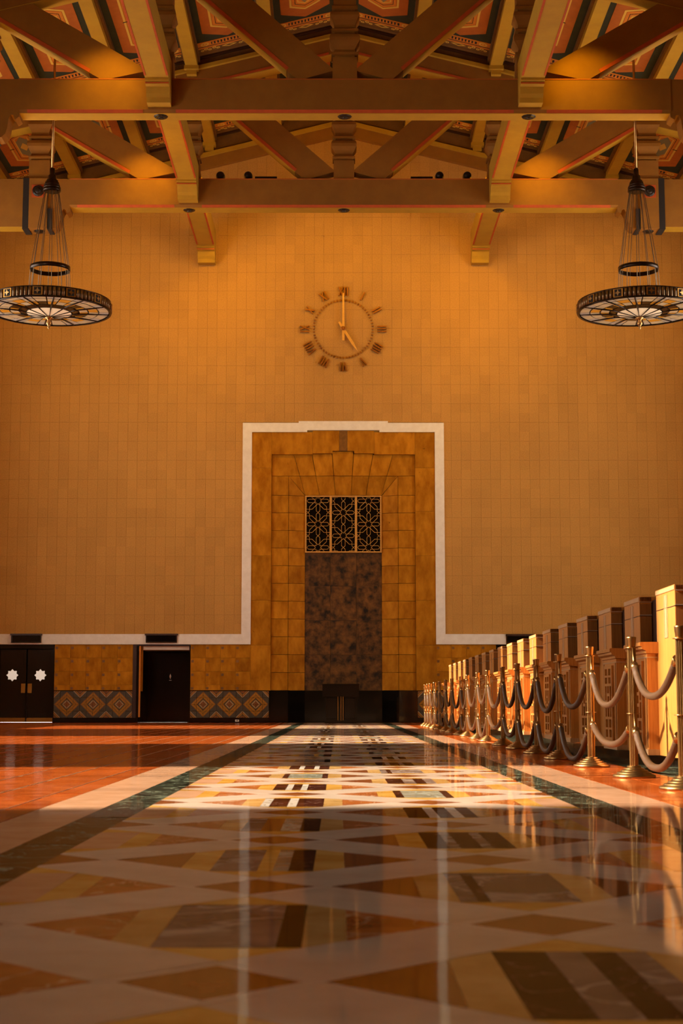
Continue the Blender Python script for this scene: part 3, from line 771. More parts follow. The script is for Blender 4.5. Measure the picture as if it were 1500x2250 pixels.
def truss(y, label):
    t = empty('roof_truss', (0, y, TB)); tag(t, label, 'roof truss', 'roof trusses across the hall', kind='structure')
    def part(mb, name, mat): return mb.build(name, M[mat], t, (0, 0, -TB))
    part(MB().prism([(0, TT), (0, TB+.06), (.045, TB), (TD, TB), (TD, TT)], 'x', -7.15, 7.15), 'tie_beam', 'beam')
    part(MB().box(-7.15, 7.15, .048, TD-.012, TB-.012, TB), 'tie_soffit', 'cream')
    for x0, x1 in ((-6.95, -4.42), (-3.7, 3.7), (4.42, 6.95)):
        part(MB().prism([(0, TB+.06), (-.004, TB+.057), (.041, TB-.004), (.045, TB)], 'x', x0, x1), 'red_chamfer', 'red')
    part(MB().box(-7.15, 7.15, -.012, .012, TT-.02, TT+.004), 'red_edge', 'hexred')
    for x in (-4.05, 0, 4.05):
        b = part(MB().lathe([(0, -.045), (.05, -.05), (.06, -.03), (.10, -.035), (.14, -.02), (.16, 0)], 10, (x, TD/2, TB-.012), smooth=False), 'soffit_boss', 'boss')
    for s in (-1, 1):
        # haunch with scrolled bracket
        cur = [(7.13, TB), (7.13, TB-.10), (7.22, TB-.16), (7.25, TB-.06), (7.31, TB-.05), (7.36, TB-.16), (7.38, TB-.34), (7.42, TB-.48), (7.50, TB-.56), (7.60, TB-.58), (7.72, TB-.52), (HX, TB-.52), (HX, TT), (7.13, TT)]
        part(MB().prism([(s*a, b) for a, b in cur], 'y', .02, TD-.02), 'haunch', 'beam')
        cs = MB()
        part(cs.box(*sorted((s*7.74, s*HX)), .04, TD-.04, TB-.535, TB-.52), 'haunch_soffit', 'cream')
        part(MB().box(*sorted((s*8.20, s*8.36)), -.03, TD+.02, TB-.6, TT+.01), 'dark_collar', 'darkp')
        part(MB().box(*sorted((s*7.72, s*8.20)), -.045, TD+.02, TB-.58, TT), 'collar', 'beam')
        part(MB().box(*sorted((s*7.60, s*7.72)), -.03, TD+.02, TB-.6, TB-.05), 'dark_collar', 'darkp')
        sqp = part(MB().box(s*7.96-.17, s*7.96+.17, -.055, -.04, TT-.52, TT-.18), 'red_square', 'red')
        part(MB().lathe([(.15, 0), (.15, .03), (.11, .05), (.08, .05), (.05, .09), (0, .095)], 12).mesh('x') and MB().add(*_rot_disc(s*7.96, -.055, TT-.35)), 'collar_boss', 'boss')
        part(MB().lathe([(0, -.05), (.08, -.05), (.13, -.02), (.15, 0)], 10, (s*7.96, TD/2, TB-.58)), 'soffit_boss', 'boss')
        # posts and braces
        part(MB().sqlathe([(r, z) for r, z in POST if z < 16.5] + [(.25, 16.0)], (s*7.96, TD/2), .8), 'side_post', 'beam')
        part(MB().sqlathe([(r, min(z, 16.9)) for r, z in POST], (s*4.05, TD/2), .8), 'queen_post', 'beam')
        p1 = brace((-.22, 14.36), (-1.02, 14.13), R(41.6), 4.0, 4.5, s); p2 = brace((-4.30, 14.35), (-5.32, 14.13), R(30.6), 3.6, 3.6, s)
        for pp in (p1, p2):
            part(MB().prism(pp, 'y', .03, TD-.03), 'brace', 'beam')
            d = (Vector(pp[2])-Vector(pp[3])).normalized()
            a_ = Vector(pp[3]) + d*.35; b_ = Vector(pp[3]) + d*3.4
            nrm = Vector((-d.y, d.x)); nrm = nrm if nrm.y > 0 else -nrm
            part(MB().prism([tuple(a_), tuple(b_), tuple(b_+nrm*.08), tuple(a_+nrm*.08)], 'y', .02, .031), 'red_chamfer', 'red')
            part(MB().prism([tuple(a_-nrm*.012), tuple(b_-nrm*.012), tuple(b_), tuple(a_)], 'y', .04, TD-.04), 'brace_soffit', 'cream')
        # top chord
        part(MB().prism([(0, CH), (s*HX, CH-SL*HX), (s*HX, CH+.42-SL*HX), (0, CH+.42)], 'y', 0, TD), 'top_chord', 'beam')
        part(MB().prism([(0, CH-.012), (s*HX, CH-.012-SL*HX), (s*HX, CH-SL*HX), (0, CH)], 'y', .015, TD-.015), 'chord_soffit', 'cream')
        part(MB().prism([(s*.4, CH-SL*.4), (s*3.5, CH-SL*3.5), (s*3.5, CH+.06-SL*3.5), (s*.4, CH+.06-SL*.4)], 'y', -.012, 0), 'red_chamfer', 'red')
        part(MB().prism([(0, CH+.42), (s*HX, CH+.42-SL*HX), (s*HX, CH+.52-SL*HX), (0, CH+.52)], 'y', -.1, TD+.1), 'chord_ledge', 'cream')
        part(MB().prism([(0, CH+.52), (s*HX, CH+.52-SL*HX), (s*HX, RZ-SL*HX), (0, RZ)], 'y', -.03, TD+.03), 'roof_fascia', 'brownp')
    part(MB().sqlathe(POST, (0, TD/2), .8), 'king_post', 'beam')
    return t
def _rot_disc(x, y, z):
    prof = [(.15, 0), (.15, .03), (.11, .05), (.08, .05), (.05, .09), (.0, .095)]
    vs = []; fs = []; seg = 12; n = len(prof)
    for k in range(seg):
        a = 2*math.pi*k/seg
        for r, h in prof: vs.append((x + r*math.cos(a), y - h, z + r*math.sin(a)))
    for k in range(seg):
        k2 = (k+1) % seg
        for i in range(n-1): fs.append((k*n+i, k2*n+i, k2*n+i+1, k*n+i+1))
    return vs, fs
T0, T1, T2 = 26.45, 33.05, 39.65
truss(T2, 'painted timber roof truss nearest the end wall')
truss(T1, 'painted timber roof truss, second from the end wall')
t0_ = truss(T0, 'painted timber roof truss, third from the end wall')
# gable half-chord on the wall
gm = empty('trim_6', (0, WY, 17)); tag(gm, 'sloping painted moulding along the gable of the end wall', 'moulding', kind='structure')
for s in (-1, 1):
    MB().prism([(0, 17.46), (s*HX, 17.46-SL*HX), (s*HX, 17.80-SL*HX), (0, 17.80)], 'y', WY-.16, WY+.02).build('gable_beam', M['beam'], gm, (0, -WY, -17))
    MB().prism([(0, 17.80), (s*HX, 17.80-SL*HX), (s*HX, 17.92-SL*HX), (0, 17.92)], 'y', WY-.26, WY+.02).build('gable_ledge', M['cream'], gm, (0, -WY, -17))
    MB().prism([(0, 17.92), (s*HX, 17.92-SL*HX), (s*HX, RZ-SL*HX), (0, RZ)], 'y', WY-.18, WY+.02).build('gable_fascia', M['brownp'], gm, (0, -WY, -17))

# ------------------------------------------------------------------ longitudinal beams under the trusses
def long_beam(x, y0, y1, label):
    e = empty('ceiling_beam', (x, y1, 13.5)); tag(e, label, 'ceiling beam', 'beams running along the hall', kind='structure')
    z = 13.92
    prof = [(y0, z), (y1-.62, z), (y1-.62, z-.05), (y1-.56, z-.06), (y1-.55, z-.11), (y1-.42, z-.12), (y1-.40, z-.17), (y1-.36, z-.25), (y1-.30, z-.32), (y1-.27, z-.42), (y1, z-.42), (y1, 14.5), (y0, 14.5)]
    MB().prism(prof, 'x', x-.255, x+.255).build('beam_body', M['cream'], e, (-x, -y1, -13.5))
    for s in (-1, 1):
        MB().box(*sorted((x+s*.258, x+s*.215)), y0+.5, y1-.75, z-.006, z+.03).build('red_chamfer', M['red'], e, (-x, -y1, -13.5))
    MB().box(x-.257, x+.257, y1-.567, y1-.552, z-.10, z-.075).build('red_fillet', M['red'], e, (-x, -y1, -13.5))
for x, sd in ((-4.05, 'left'), (4.05, 'right')):
    for a, b, wh in ((T0+TD, T1-.001, 'nearest of its row'), (T1+TD, T2-.001, 'middle of its row'), (T2+TD, WY-.001, 'running into the end wall')):
        long_beam(x, a, b, 'cream beam with red edges on the %s, %s' % (sd, wh))

# ------------------------------------------------------------------ purlins and painted coffers
PZ = 18.2
BAYS = [(T0+TD, T1), (T1+TD, T2), (T2+TD, WY-.18)]
for (a, b) in BAYS:
    for i in range(-5, 6):
        x = 2.0*i
        zt = roofz(x, RZ)+.02; zb = roofz(x, PZ) - (.04 if i else 0)
        e = MB().box(x-.16, x+.16, a, b, zb, zt).build('purlin', M['cream'], ceiling, (0, -36, -RZ))
        for s in (-1, 1):
            MB().box(x+s*.19-.03, x+s*.19+.03, a, b, zb+.14, zt-.02).build('purlin_fillet', M['brownp'], e)
        if abs(i) < 5:
            MB().box(x-.19, x+.19, b-.22, b-.0, zb-.10, zb).box(x-.13, x+.13, b-.14, b-.0, zb-.22, zb-.10).build('purlin_bracket', M['cream'], e)
def hexa(w, Lh, d): return [(w, -Lh+d), (0, -Lh), (-w, -Lh+d), (-w, Lh-d), (0, Lh), (w, Lh-d)]
CW = 0.835
def coffer_meshes(LEN):
    h = LEN/2; ms = []
    def A(name, mb, mat):
        m = mb.mesh(name); m.materials.append(M[mat]); ms.append((name, m))
    HL = h - .95
    A('coffer_board', MB().box(-CW, CW, -h, h, -.02, 0), 'green')
    A('red_hexagon', MB().prism(hexa(.64, HL, .42), 'z', -.028, -.02), 'hexred')
    A('cream_line', MB().ring(hexa(.40, HL-.45, .28), hexa(.345, HL-.53, .25), 'z', -.034, -.028), 'ybr')
    A('orange_hexagon', MB().prism(hexa(.33, HL-.56, .23), 'z', -.034, -.028), 'orange')
    A('dark_line', MB().ring(hexa(.26, HL-.68, .18), hexa(.245, HL-.70, .17), 'z', -.038, -.034), 'darkp')
    A('cream_line', MB().ring(hexa(.20, HL-.8, .15), hexa(.165, HL-.85, .13), 'z', -.038, -.034), 'ybr')
    A('grey_lozenge', MB().prism(hexa(.16, HL-.86, .3), 'z', -.038, -.034), 'greyp')
    A('yellow_centre', MB().prism([(.12, 0), (0, .3), (-.12, 0), (0, -.3)], 'z', -.042, -.038), 'ybr')
    A('cross_tick', MB().box(-.42, -.30, -.015, .015, -.042, -.034), 'darkp'); A('cross_tick', MB().box(.30, .42, -.015, .015, -.042, -.034), 'darkp')
    for s in (-1, 1):
        def bx(n, x0, x1, v0, v1, za, zb, mat): A(n, MB().box(x0, x1, *sorted((s*(h-v0), s*(h-v1))), za, zb), mat)
        bx('orange_band', -CW, CW, .86, .60, -.03, -.02, 'orange')
        bx('ladder_ground', -.46, .46, .80, .66, -.034, -.03, 'darkp')
        for k in range(10): bx('ladder_bar', -.43+.088*k, -.43+.088*k+.045, .80, .66, -.038, -.034, 'orange')
        for sx in (-1, 1):
            c = (sx*.63, s*(h-.73))
            A('roundel', MB().ring([(c[0]+.11*math.cos(a*math.pi/8), c[1]+.11*math.sin(a*math.pi/8)) for a in range(16)],
                                   [(c[0]+.065*math.cos(a*math.pi/8), c[1]+.065*math.sin(a*math.pi/8)) for a in range(16)], 'z', -.038, -.03), 'ybr')
            A('roundel_centre', MB().prism([(c[0]+.03*math.cos(a*math.pi/4), c[1]+.03*math.sin(a*math.pi/4)) for a in range(8)], 'z', -.036, -.03), 'ybr')
        bx('dark_line', -CW, CW, .60, .56, -.03, -.02, 'darkp')
        bx('orange_band', -CW, CW, .56, .47, -.03, -.02, 'orange')
        bx('scroll_ground', -CW, CW, .47, .24, -.03, -.02, 'brownp')
        v = s*(h-.40)
        A('lozenge_ornament', MB().ring([(.2, v), (0, v+.09), (-.2, v), (0, v-.09)], [(.13, v), (0, v+.055), (-.13, v), (0, v-.055)], 'z', -.036, -.03), 'ybr')
        sc_ = MB()
        for sx in (-1, 1):
            for cx, vv, r in ((.30, .03, .05), (.40, -.03, .055), (.52, .03, .05), (.62, -.03, .055), (.72, .03, .045)):
                c = (sx*cx, v+vv)
                sc_.ring([(c[0]+r*math.cos(a*math.pi/5), c[1]+r*math.sin(a*math.pi/5)) for a in range(10)], [(c[0]+r*.5*math.cos(a*math.pi/5), c[1]+r*.5*math.sin(a*math.pi/5)) for a in range(10)], 'z', -.036, -.03)
        A('scroll_ornament', sc_, 'ybr')
        bx('step_moulding', -CW, CW, .24, .10, -.04, -.02, 'brownp'); bx('step_moulding', -CW, CW, .10, .0, -.09, -.02, 'wooddark')
    return ms
cache = {}
for (a, b) in BAYS:
    a2_, b2_ = a + .03, b - .03
    LEN = round(b2_ - a2_, 3)
    if LEN not in cache: cache[LEN] = coffer_meshes(LEN)
    for i in range(-5, 5):
        xc = 2.0*i + 1.0; s = 1 if xc > 0 else -1
        base = None
        for nm, me in cache[LEN]:
            if base is None:
                base = put(nm, me, ceiling, (xc, (a2_+b2_)/2 - 36, roofz(xc, RZ) - RZ), (0, s*math.atan(SL), 0))
            else: put(nm, me, base)

# ================================================================== THINGS
# ------------------------------------------------------------------ clock
ck = empty('wall_clock', (0, WY - .02, 11.55)); tag(ck, 'large bronze wall clock with separate roman numerals reading five', 'clock')
def numeral(txt, hgt=.27, bw=.036):
    mb = MB(); x = 0; items = []
    wd = {'I': .075, 'V': .16, 'X': .16}
    tot = sum(wd[c] for c in txt); x = -tot/2
    for c in txt:
        w_ = wd[c]; xc = x + w_/2
        if c == 'I': mb.bar((xc, -hgt/2), (xc, hgt/2), bw, -.05, .0)
        if c == 'V': mb.bar((xc-w_*.34, hgt/2), (xc, -hgt/2), bw, -.05, 0); mb.bar((xc+w_*.34, hgt/2), (xc, -hgt/2), bw*.7, -.049, 0)
        if c == 'X': mb.bar((xc-w_*.36, hgt/2), (xc+w_*.36, -hgt/2), bw, -.05, 0); mb.bar((xc+w_*.36, hgt/2), (xc-w_*.36, -hgt/2), bw*.7, -.049, 0)
        x += w_
    return mb
for k, t in enumerate(['XII', 'I', 'II', 'III', 'IIII', 'V', 'VI', 'VII', 'VIII', 'IX', 'X', 'XI']):
    a = 2*math.pi*k/12; r = 1.14
    o = numeral(t).build('numeral', M['clockmetal'], ck, (r*math.sin(a), 0, r*math.cos(a))); o.rotation_euler = (0, a, 0)
mm = MB().box(-.014, .014, -.04, 0, -.03, .03).mesh('minute_mark'); mm.materials.append(M['clockmetal'])
for k in range(60):
    a = 2*math.pi*k/60; o = put('minute_mark', mm, ck, (.87*math.sin(a), 0, .87*math.cos(a)), (0, a, 0))
mh = MB().prism([(-.034, -.36), (.034, -.36), (.036, .02), (.026, .78), (.022, 1.07), (-.022, 1.07), (-.026, .78), (-.036, .02)], 'y', -.11, -.09).build('minute_hand', M['clockgold'], ck)
hh_ = MB().prism([(-.03, -.24), (.03, -.24), (.036, .02), (.04, .52), (.0, .80), (-.04, .52), (-.036, .02)], 'y', -.08, -.06).build('hour_hand', M['clockgold'], ck); hh_.rotation_euler = (0, R(148), 0)
vs, fs = _rot_disc(0, 0, 0)
MB().add([(x*.5, y*.5-.09, z*.5) for x, y, z in vs], fs).box(-.02, .02, -.1, .02, -.02, .02).build('hub', M['clockmetal'], ck)

# ------------------------------------------------------------------ chandeliers
def chandelier():
    c = empty('chandelier', (0, 0, 9.75))
    def part(mb, n, mat, par=None): return mb.build(n, M[mat], par or c)
    z0 = 9.75
    part(MB().tube([(0, 0, 13.2-z0), (0, 0, 16.75-z0)], .028, 10), 'rod', 'brass')
    part(MB().lathe([(.05, 3.52), (.06, 3.5), (.06, 3.36), (.095, 3.34), (.10, 3.24), (.14, 3.22), (.14, 3.18), (.165, 3.17), (.165, 3.13), (.18, 3.12), (.19, 3.09), (.175, 3.08), (.20, 3.07), (.21, 3.03), (.19, 3.02), (.21, 3.01), (.215, 2.96), (.20, 2.95), (.15, 2.93)], 28), 'canopy_hub', 'bronze')
    for k in range(12):
        a = 2*math.pi*(k+.5)/12; ca, sa = math.cos(a), math.sin(a)
        part(MB().tube([(.17*ca, .17*sa, 2.95), (.455*ca, .455*sa, 1.08), (.50*ca, .50*sa, .25)], .0085, 6), 'cable', 'cable')
    part(MB().lathe([(.455, 1.0), (.475, 1.0), (.475, 1.1), (.455, 1.1), (.455, 1.0)], 48), 'ring', 'bronze')
    RR = 1.44
    part(MB().lathe([(RR-.03, 0), (RR+.02, 0), (RR+.02, .022), (RR-.0, .03), (RR-.03, .03), (RR-.03, 0)], 72), 'lower_rim', 'bronze')
    part(MB().lathe([(RR-.03, .235), (RR+.015, .235), (RR+.015, .26), (RR-.03, .26), (RR-.03, .235)], 72), 'upper_rim', 'bronze')
    part(MB().lathe([(RR-.03, .03), (RR-.02, .03), (RR-.02, .235), (RR-.03, .235), (RR-.03, .03)], 72), 'drum', 'bronze')
    NS = 12
    rm = None
    for k in range(NS):
        a0 = 2*math.pi*k/NS
        pa = MB()
        hw_ = .115
        plate = MB().box(-hw_, hw_, -.018, .012, .035, .23)
        o = plate.build('rosette_plate', M['brass_dull'], c, (RR*math.sin(a0), -RR*math.cos(a0), 0)); o.rotation_euler = (0, 0, a0)
        MB().box(-.082, .082, -.022, -.018, .05, .215).build('rosette_ground', M['darkp'], o)
        MB().prism([(x, z+.1325) for x, z in star(.075, .03, 4)], 'y', -.036, -.022).build('rosette', M['brass'], o)
        rd = MB(); nr = 5
        for j in range(nr):
            a = a0 + 2*math.pi/NS*(.17 + (.66/(nr))*(j+.5))
            rr = RR*2*math.pi/NS*.66/nr*.47
            cx, cy = RR*math.sin(a)*.992, -RR*math.cos(a)*.992
            rd.lathe([(rr, .033), (rr, .233)], 10, (cx, cy, 0))
        rd.build('reeded_band', M['reed'], c)
    # leaded glass bowl
    part(MB().lathe([(0.0, .035), (RR-.03, .035), (RR-.03, .05), (0, .05)], 48), 'leading', 'bronze')
    def sector(r0, r1, a0, a1, z0_, z1_, gap=.009, th=.006, n=3):
        vs = []; fs = []
        for i in range(n+1):
            a = a0 + gap/max(r1, .2) + (a1-a0-2*gap/max(r1, .2))*i/n
            for r, z in ((r0+gap, z0_), (r1-gap, z1_)):
                vs += [(r*math.sin(a), -r*math.cos(a), z), (r*math.sin(a), -r*math.cos(a), z+th)]
        for i in range(n):
            b0, b1 = i*4, (i+1)*4
            fs += [(b0, b0+2, b1+2, b1), (b0+1, b1+1, b1+3, b0+3), (b0, b1, b1+1, b0+1), (b0+2, b0+3, b1+3, b1+2)]
        fs += [(0, 1, 3, 2), (n*4, n*4+2, n*4+3, n*4+1)]
        return MB().add(vs, fs)
    def ring_of(num, r0, r1, za, zb, mats, ph=0.0, gap=.016, name='glass_pane'):
        for k in range(num):
            part(sector(r0, r1, 2*math.pi*(k+ph)/num, 2*math.pi*(k+1+ph)/num, za, zb, gap), name, mats[k % len(mats)])
    ring_of(24, 1.16, 1.405, .024, .024, ['gl_lilac', 'gl_cream'], .5)
    ring_of(24, .92, 1.16, .018, .020, ['gl_cream', 'gl_amber', 'gl_cream', 'gl_cream'], .5)
    ring_of(24, .70, .92, .006, .016, ['gl_amber', 'gl_cream', 'gl_amber', 'gl_dark'], .5)
    ring_of(12, .54, .70, -.03, .004, ['gl_dark'], .5, .016)
    ring_of(12, .06, .54, -.11, -.035, ['gl_petal'], .5, .020, 'glass_petal')
    for k in range(12):
        a = 2*math.pi*(k+.5)/12; ca, sa = math.cos(a), math.sin(a)
        part(MB().tube([(.50*ca, .50*sa, -.03), (.72*ca, .72*sa, .0), (1.41*ca, 1.41*sa, .02)], [.02, .024, .014], 6), 'rib', 'bronze')
        part(MB().tube([(.07*ca, .07*sa, -.122), (.30*ca, .30*sa, -.083), (.54*ca, .54*sa, -.040)], .009, 6), 'petal_rib', 'bronze')
    part(MB().lathe([(0.0, -.10), (.05, -.098), (.30, -.06), (.56, -.012), (.56, 0), (0, 0)], 32), 'petal_leading', 'bronze')
    part(MB().lathe([(.0, -.10), (.07, -.11), (.10, -.14), (.085, -.17), (.045, -.19), (.035, -.215), (.06, -.25), (.065, -.28), (.04, -.32), (.022, -.345), (.03, -.365), (.03, -.385), (.012, -.41), (0, -.43)][::-1], 16), 'finial', 'brass')
    return c
ch = chandelier(); ch.location = (-6.99, 36.35, 9.75)
tag(ch, 'round leaded glass chandelier hanging at the left', 'chandelier', 'pair of chandeliers')
c2 = copy_tree(ch); c2.location = (6.99, 36.35, 9.75); c2['label'] = 'round leaded glass chandelier hanging at the right above the counters'
# lamps inside the drums throw light up into the roof (this bay and the next bay nearer)
for x in (-6.99, 6.99):
    for y in (36.35, 23.15):
        for k in range(4):
            a = math.pi/4 + k*math.pi/2; ca, sa = math.cos(a), math.sin(a)
            light('chandelier_lamp', 'SPOT', (x+1.05*ca, y+1.05*sa, 9.95), (.45*ca, .45*sa, .9), 210, AMB, spot_size=R(88), spot_blend=.7, shadow_soft_size=.15)
# unseen floods without fixtures in front of the trusses: pools of light on them
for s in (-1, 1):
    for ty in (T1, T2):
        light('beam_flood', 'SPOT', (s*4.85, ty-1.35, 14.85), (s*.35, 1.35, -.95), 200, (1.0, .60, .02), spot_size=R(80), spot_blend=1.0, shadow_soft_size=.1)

for s in (-1, 1):      # added spots without fixtures behind the tie, turned up to brighten the gable
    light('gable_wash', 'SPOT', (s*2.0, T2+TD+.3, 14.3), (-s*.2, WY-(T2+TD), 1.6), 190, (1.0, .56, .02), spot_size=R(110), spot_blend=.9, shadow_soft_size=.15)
for s in (-1, 1):      # unseen low floods without fixtures, behind the tie, wash the outer end wall
    light('wall_wash', 'SPOT', (s*6.3, T2+TD+.25, 13.9), (s*.8, WY-(T2+TD), -3.4), 620, (1.0, .54, .01), spot_size=R(120), spot_blend=.9, shadow_soft_size=.15)
# ------------------------------------------------------------------ flood lamps on the truss next to the wall
fl_i = 0
for x, lab in ((-3.25, 'outer left'), (-2.52, 'inner left'), (2.52, 'inner right'), (3.25, 'outer right')):
    e = empty('flood_lamp', (x, T2+TD-.12, TT)); tag(e, 'small round black flood lamp on the truss, %s of four' % lab, 'flood lamp', 'flood lamps aimed at the clock wall')
    MB().box(-.06, .06, -.06, .06, 0, .03).box(-.015, .015, -.02, .02, .03, .12).build('yoke', M['boss'], e)
    vs, fs = [], []
    body = MB(); prof = [(.0, -.12), (.08, -.11), (.11, -.04), (.12, .1), (.115, .12)]
    n_ = len(prof); seg = 14
    for k in range(seg):
        a = 2*math.pi*k/seg
        for r, h in prof: vs.append((r*math.cos(a), h, .2 + r*math.sin(a)))
    for k in range(seg):
        k2 = (k+1) % seg
        for i in range(n_-1): fs.append((k*n_+i, k2*n_+i, k2*n_+i+1, k*n_+i+1))
    body.add(vs, fs, True).build('lamp_body', M['boss'], e)
    MB().prism([(.105*math.cos(a*math.pi/7), .2+.105*math.sin(a*math.pi/7)) for a in range(14)], 'y', .10, .115).build('lamp_glass', M['lamp_face'], e)
    outer = abs(x) > 3
    light('flood_beam', 'SPOT', (x, T2+TD+.3, TT+.2), (x*1.3 if outer else -x*.75, WY-(T2+TD), -3.3), 300 if outer else 460, (1.0, .56, .01), spot_size=R(125 if outer else 105), spot_blend=.9, shadow_soft_size=.1)
for x0, x1, lab in ((-2.34, -1.76, 'left'), (1.76, 2.34, 'right')):
    e = empty('flood_bar', ((x0+x1)/2, T2+TD-.1, TT)); tag(e, 'long low black flood light bar on the truss, %s' % lab, 'flood lamp', 'bar lights on the truss')
    hw_ = (x1-x0)/2
    MB().box(-hw_, hw_, -.06, .06, .02, .17).build('housing', M['boss'], e); MB().box(-.2, -.16, -.04, .04, 0, .02).box(.16, .2, -.04, .04, 0, .02).build('foot', M['boss'], e)

# ------------------------------------------------------------------ vents, outlet
def vent(x0, x1, z0, z1, label):
    e = empty('ventilation_grille', ((x0+x1)/2, WY-.035, z0)); tag(e, label, 'air vent', 'vents in the white band')
    hw_, H = (x1-x0)/2, z1-z0
    MB().box(-hw_-.03, hw_+.03, -.06, 0, H-.02, H+.03).build('top_moulding', M['wooddark'], e)
    MB().box(-hw_, hw_, -.05, 0, 0, .03).box(-hw_, -hw_+.03, -.05, 0, .03, H-.02).box(hw_-.03, hw_, -.05, 0, .03, H-.02).build('vent_frame', M['bronze'], e)
    MB().box(-hw_+.03, hw_-.03, -.02, 0, .03, H-.02).build('dark_mesh', M['black'], e)
    for k in range(3): MB().box(-hw_+.03, hw_-.03, -.035, -.02, .055+.05*k, .065+.05*k).build('louvre', M['black'], e)
vent(-9.58, -8.72, 2.29, 2.52, 'black air vent above the star-windowed doors')
vent(-5.70, -4.80, 2.29, 2.52, 'black air vent above the restroom doorway')
vent(4.72, 5.58, 2.29, 2.50, 'black air vent just above the far ticket counters')
e = empty('power_outlet', (-3.05, WY-.012, .06)); tag(e, 'small white electrical outlet low on the black base', 'outlet')
MB().box(-.055, .055, -.012, 0, -.03, .03).build('cover_plate', M['white'], e); MB().box(-.015, .015, -.016, -.012, -.012, .012).build('socket', M['black'], e)

# ------------------------------------------------------------------ lectern in front of the portal
le = empty('lectern', (-.08, 44.3, 0)); tag(le, 'low dark wooden desk with overhanging top in the stone portal', 'desk')
MB().box(-.44, .44, -.22, .3, 0, .08).build('plinth', M['ebony'], le)
MB().box(-.425, .425, -.20, .28, .08, .74).build('body', M['ebony'], le)
for x0, x1 in ((-.40, -.10), (.10, .40)): MB().bevbox(x0, x1, -.215, -.2, .12, .70, .01).build('front_panel', M['ebony'], le)
for x in (-.085, .0, .06): MB().box(x, x+.018, -.212, -.2, .08, .74).build('brass_fillet', M['brass_dull'], le)
MB().box(-.51, .51, -.27, .33, .74, 1.07).build('desk_top', M['ebony'], le)
MB().box(-.53, .53, -.29, .35, 1.07, 1.09).build('top_edge', M['ebony'], le)

# ------------------------------------------------------------------ ticket counters
CX, CB, CP = 2.65, 2.56, 1.535
PF0 = 13.72; PL = .77; BL = CP - PL
def counter_unit():
    e = empty('ticket_counter')       # origin at the pier's near front corner on the floor; runs to +Y
    def part(mb, n, mat, par=None): return mb.build(n, M[mat], par or e)
    part(MB().box(.05, .9, 0, CP-.018, 0, .085), 'plinth', 'black')
    pier = part(MB().box(0, .11, 0, PL, .085, 1.46), 'pier', 'wood')
    part(MB().box(.11, .5, .06, PL-.06, .085, 1.46), 'pier_core', 'wooddark', pier)
    # front inlay strips and seams
    part(MB().box(-.004, 0, .30, .44, 1.08, 1.44), 'inlay_strip', 'wood2', pier)
    part(MB().box(-.006, -.004, .325, .335, 1.08, 1.44).box(-.006, -.004, .405, .415, 1.08, 1.44), 'inlay_line', 'woodbrown', pier)
    part(MB().box(.004, .108, -.006, 0, .12, 1.44), 'side_panel', 'woodbrown', pier)
    part(MB().box(-.004, .11, -.008, PL, 1.328, 1.333), 'seam', 'wooddark', pier)
    part(MB().box(.0, .112, -.010, -.006, 1.335, 1.342), 'bead', 'metalstrip', pier)
    cap = part(MB().box(-.003, .3, -.012, PL+.002, 1.462, 1.506), 'pier_cap', 'wood')
    part(MB().box(-.006, -.003, 0, PL, 1.466, 1.5), 'cap_fillet', 'wood2', cap)
    part(MB().box(.0, .112, -.016, -.012, 1.455, 1.462), 'bead', 'metalstrip', cap)
    for k in range(7): part(MB().box(.008+.0145*k, .008+.0145*k+.007, -.015, -.011, 1.468, 1.502), 'flute', 'wooddark', cap)
    # bay between this pier and the next
    y0, y1 = PL, CP - .018
    bx = CB - CX
    bay = part(MB().box(bx, .5, y0, y1, .12, 1.0), 'bay', 'wood')
    part(MB().box(bx-.012, -.002, y0-.012, y1, .085, .135), 'base_moulding', 'wood2', bay)
    led = part(MB().prism([(bx-.07, 1.055), (bx-.07, 1.025), (bx-.055, 1.02), (bx-.05, 1.0), (bx-.02, .985), (bx-.015, .965), (bx, .96), (.3, .96), (.3, 1.06), (bx-.06, 1.06)], 'y', y0, y1), 'ledge', 'wood')
    part(MB().prism([(bx-.07, 1.055), (bx-.07, 1.025), (bx-.055, 1.02), (bx-.05, 1.0), (bx-.02, .985), (bx-.015, .965), (-.002, .96), (-.002, 1.06), (bx-.06, 1.06)], 'y', y0-.045, y0), 'ledge_return', 'wood')
    part(MB().box(bx-.004, .1, y0-.003, y1, .925, .931), 'seam', 'metalstrip', bay)
    # fretwork panel: frame with openings over a dark ground
    fy0, fy1 = y0+.16, y1-.16
    part(MB().box(bx-.003, bx, fy0, fy1, .17, .90), 'fret_ground', 'woodbrown', bay)
    fm = MB(); wY = fy1-fy0
    def solid(u0, u1, z0, z1): fm.box(bx-.022, bx-.003, fy0+wY*u0, fy0+wY*u1, z0, z1)
    Z = [.17, .21, .27, .31, .37, .41, .50, .55, .64, .69, .73, .77, .81, .86, .90]
    solid(0, 1, .17, .20); solid(0, 1, .87, .90); solid(0, .1, .20, .87); solid(.9, 1, .20, .87); solid(.44, .56, .20, .38); solid(.44, .56, .72, .87)
    solid(.1, .9, .275, .295); solid(.1, .9, .375, .40); solid(.1, .9, .70, .725); solid(.1, .9, .785, .805)
    solid(.28, .38, .40, .70); solid(.62, .72, .40, .70); solid(.38, .62, .50, .53); solid(.38, .62, .60, .63); solid(.1, .28, .54, .56); solid(.72, .9, .54, .56)
    m_ = fm.build('fretwork', M['wood'], bay)
    for y in (y0+.03, y1-.06): part(MB().box(bx-.006, bx, y, y+.03, .15, .92), 'pilaster_strip', 'woodbrown', bay)
    part(MB().box(.115, .15, y0, y1, 1.06, 1.47), 'screen', 'wooddark')
    part(MB().box(.51, .95, 0, y1, .96, 1.0), 'worktop', 'woodbrown')
    return e
cu = counter_unit()
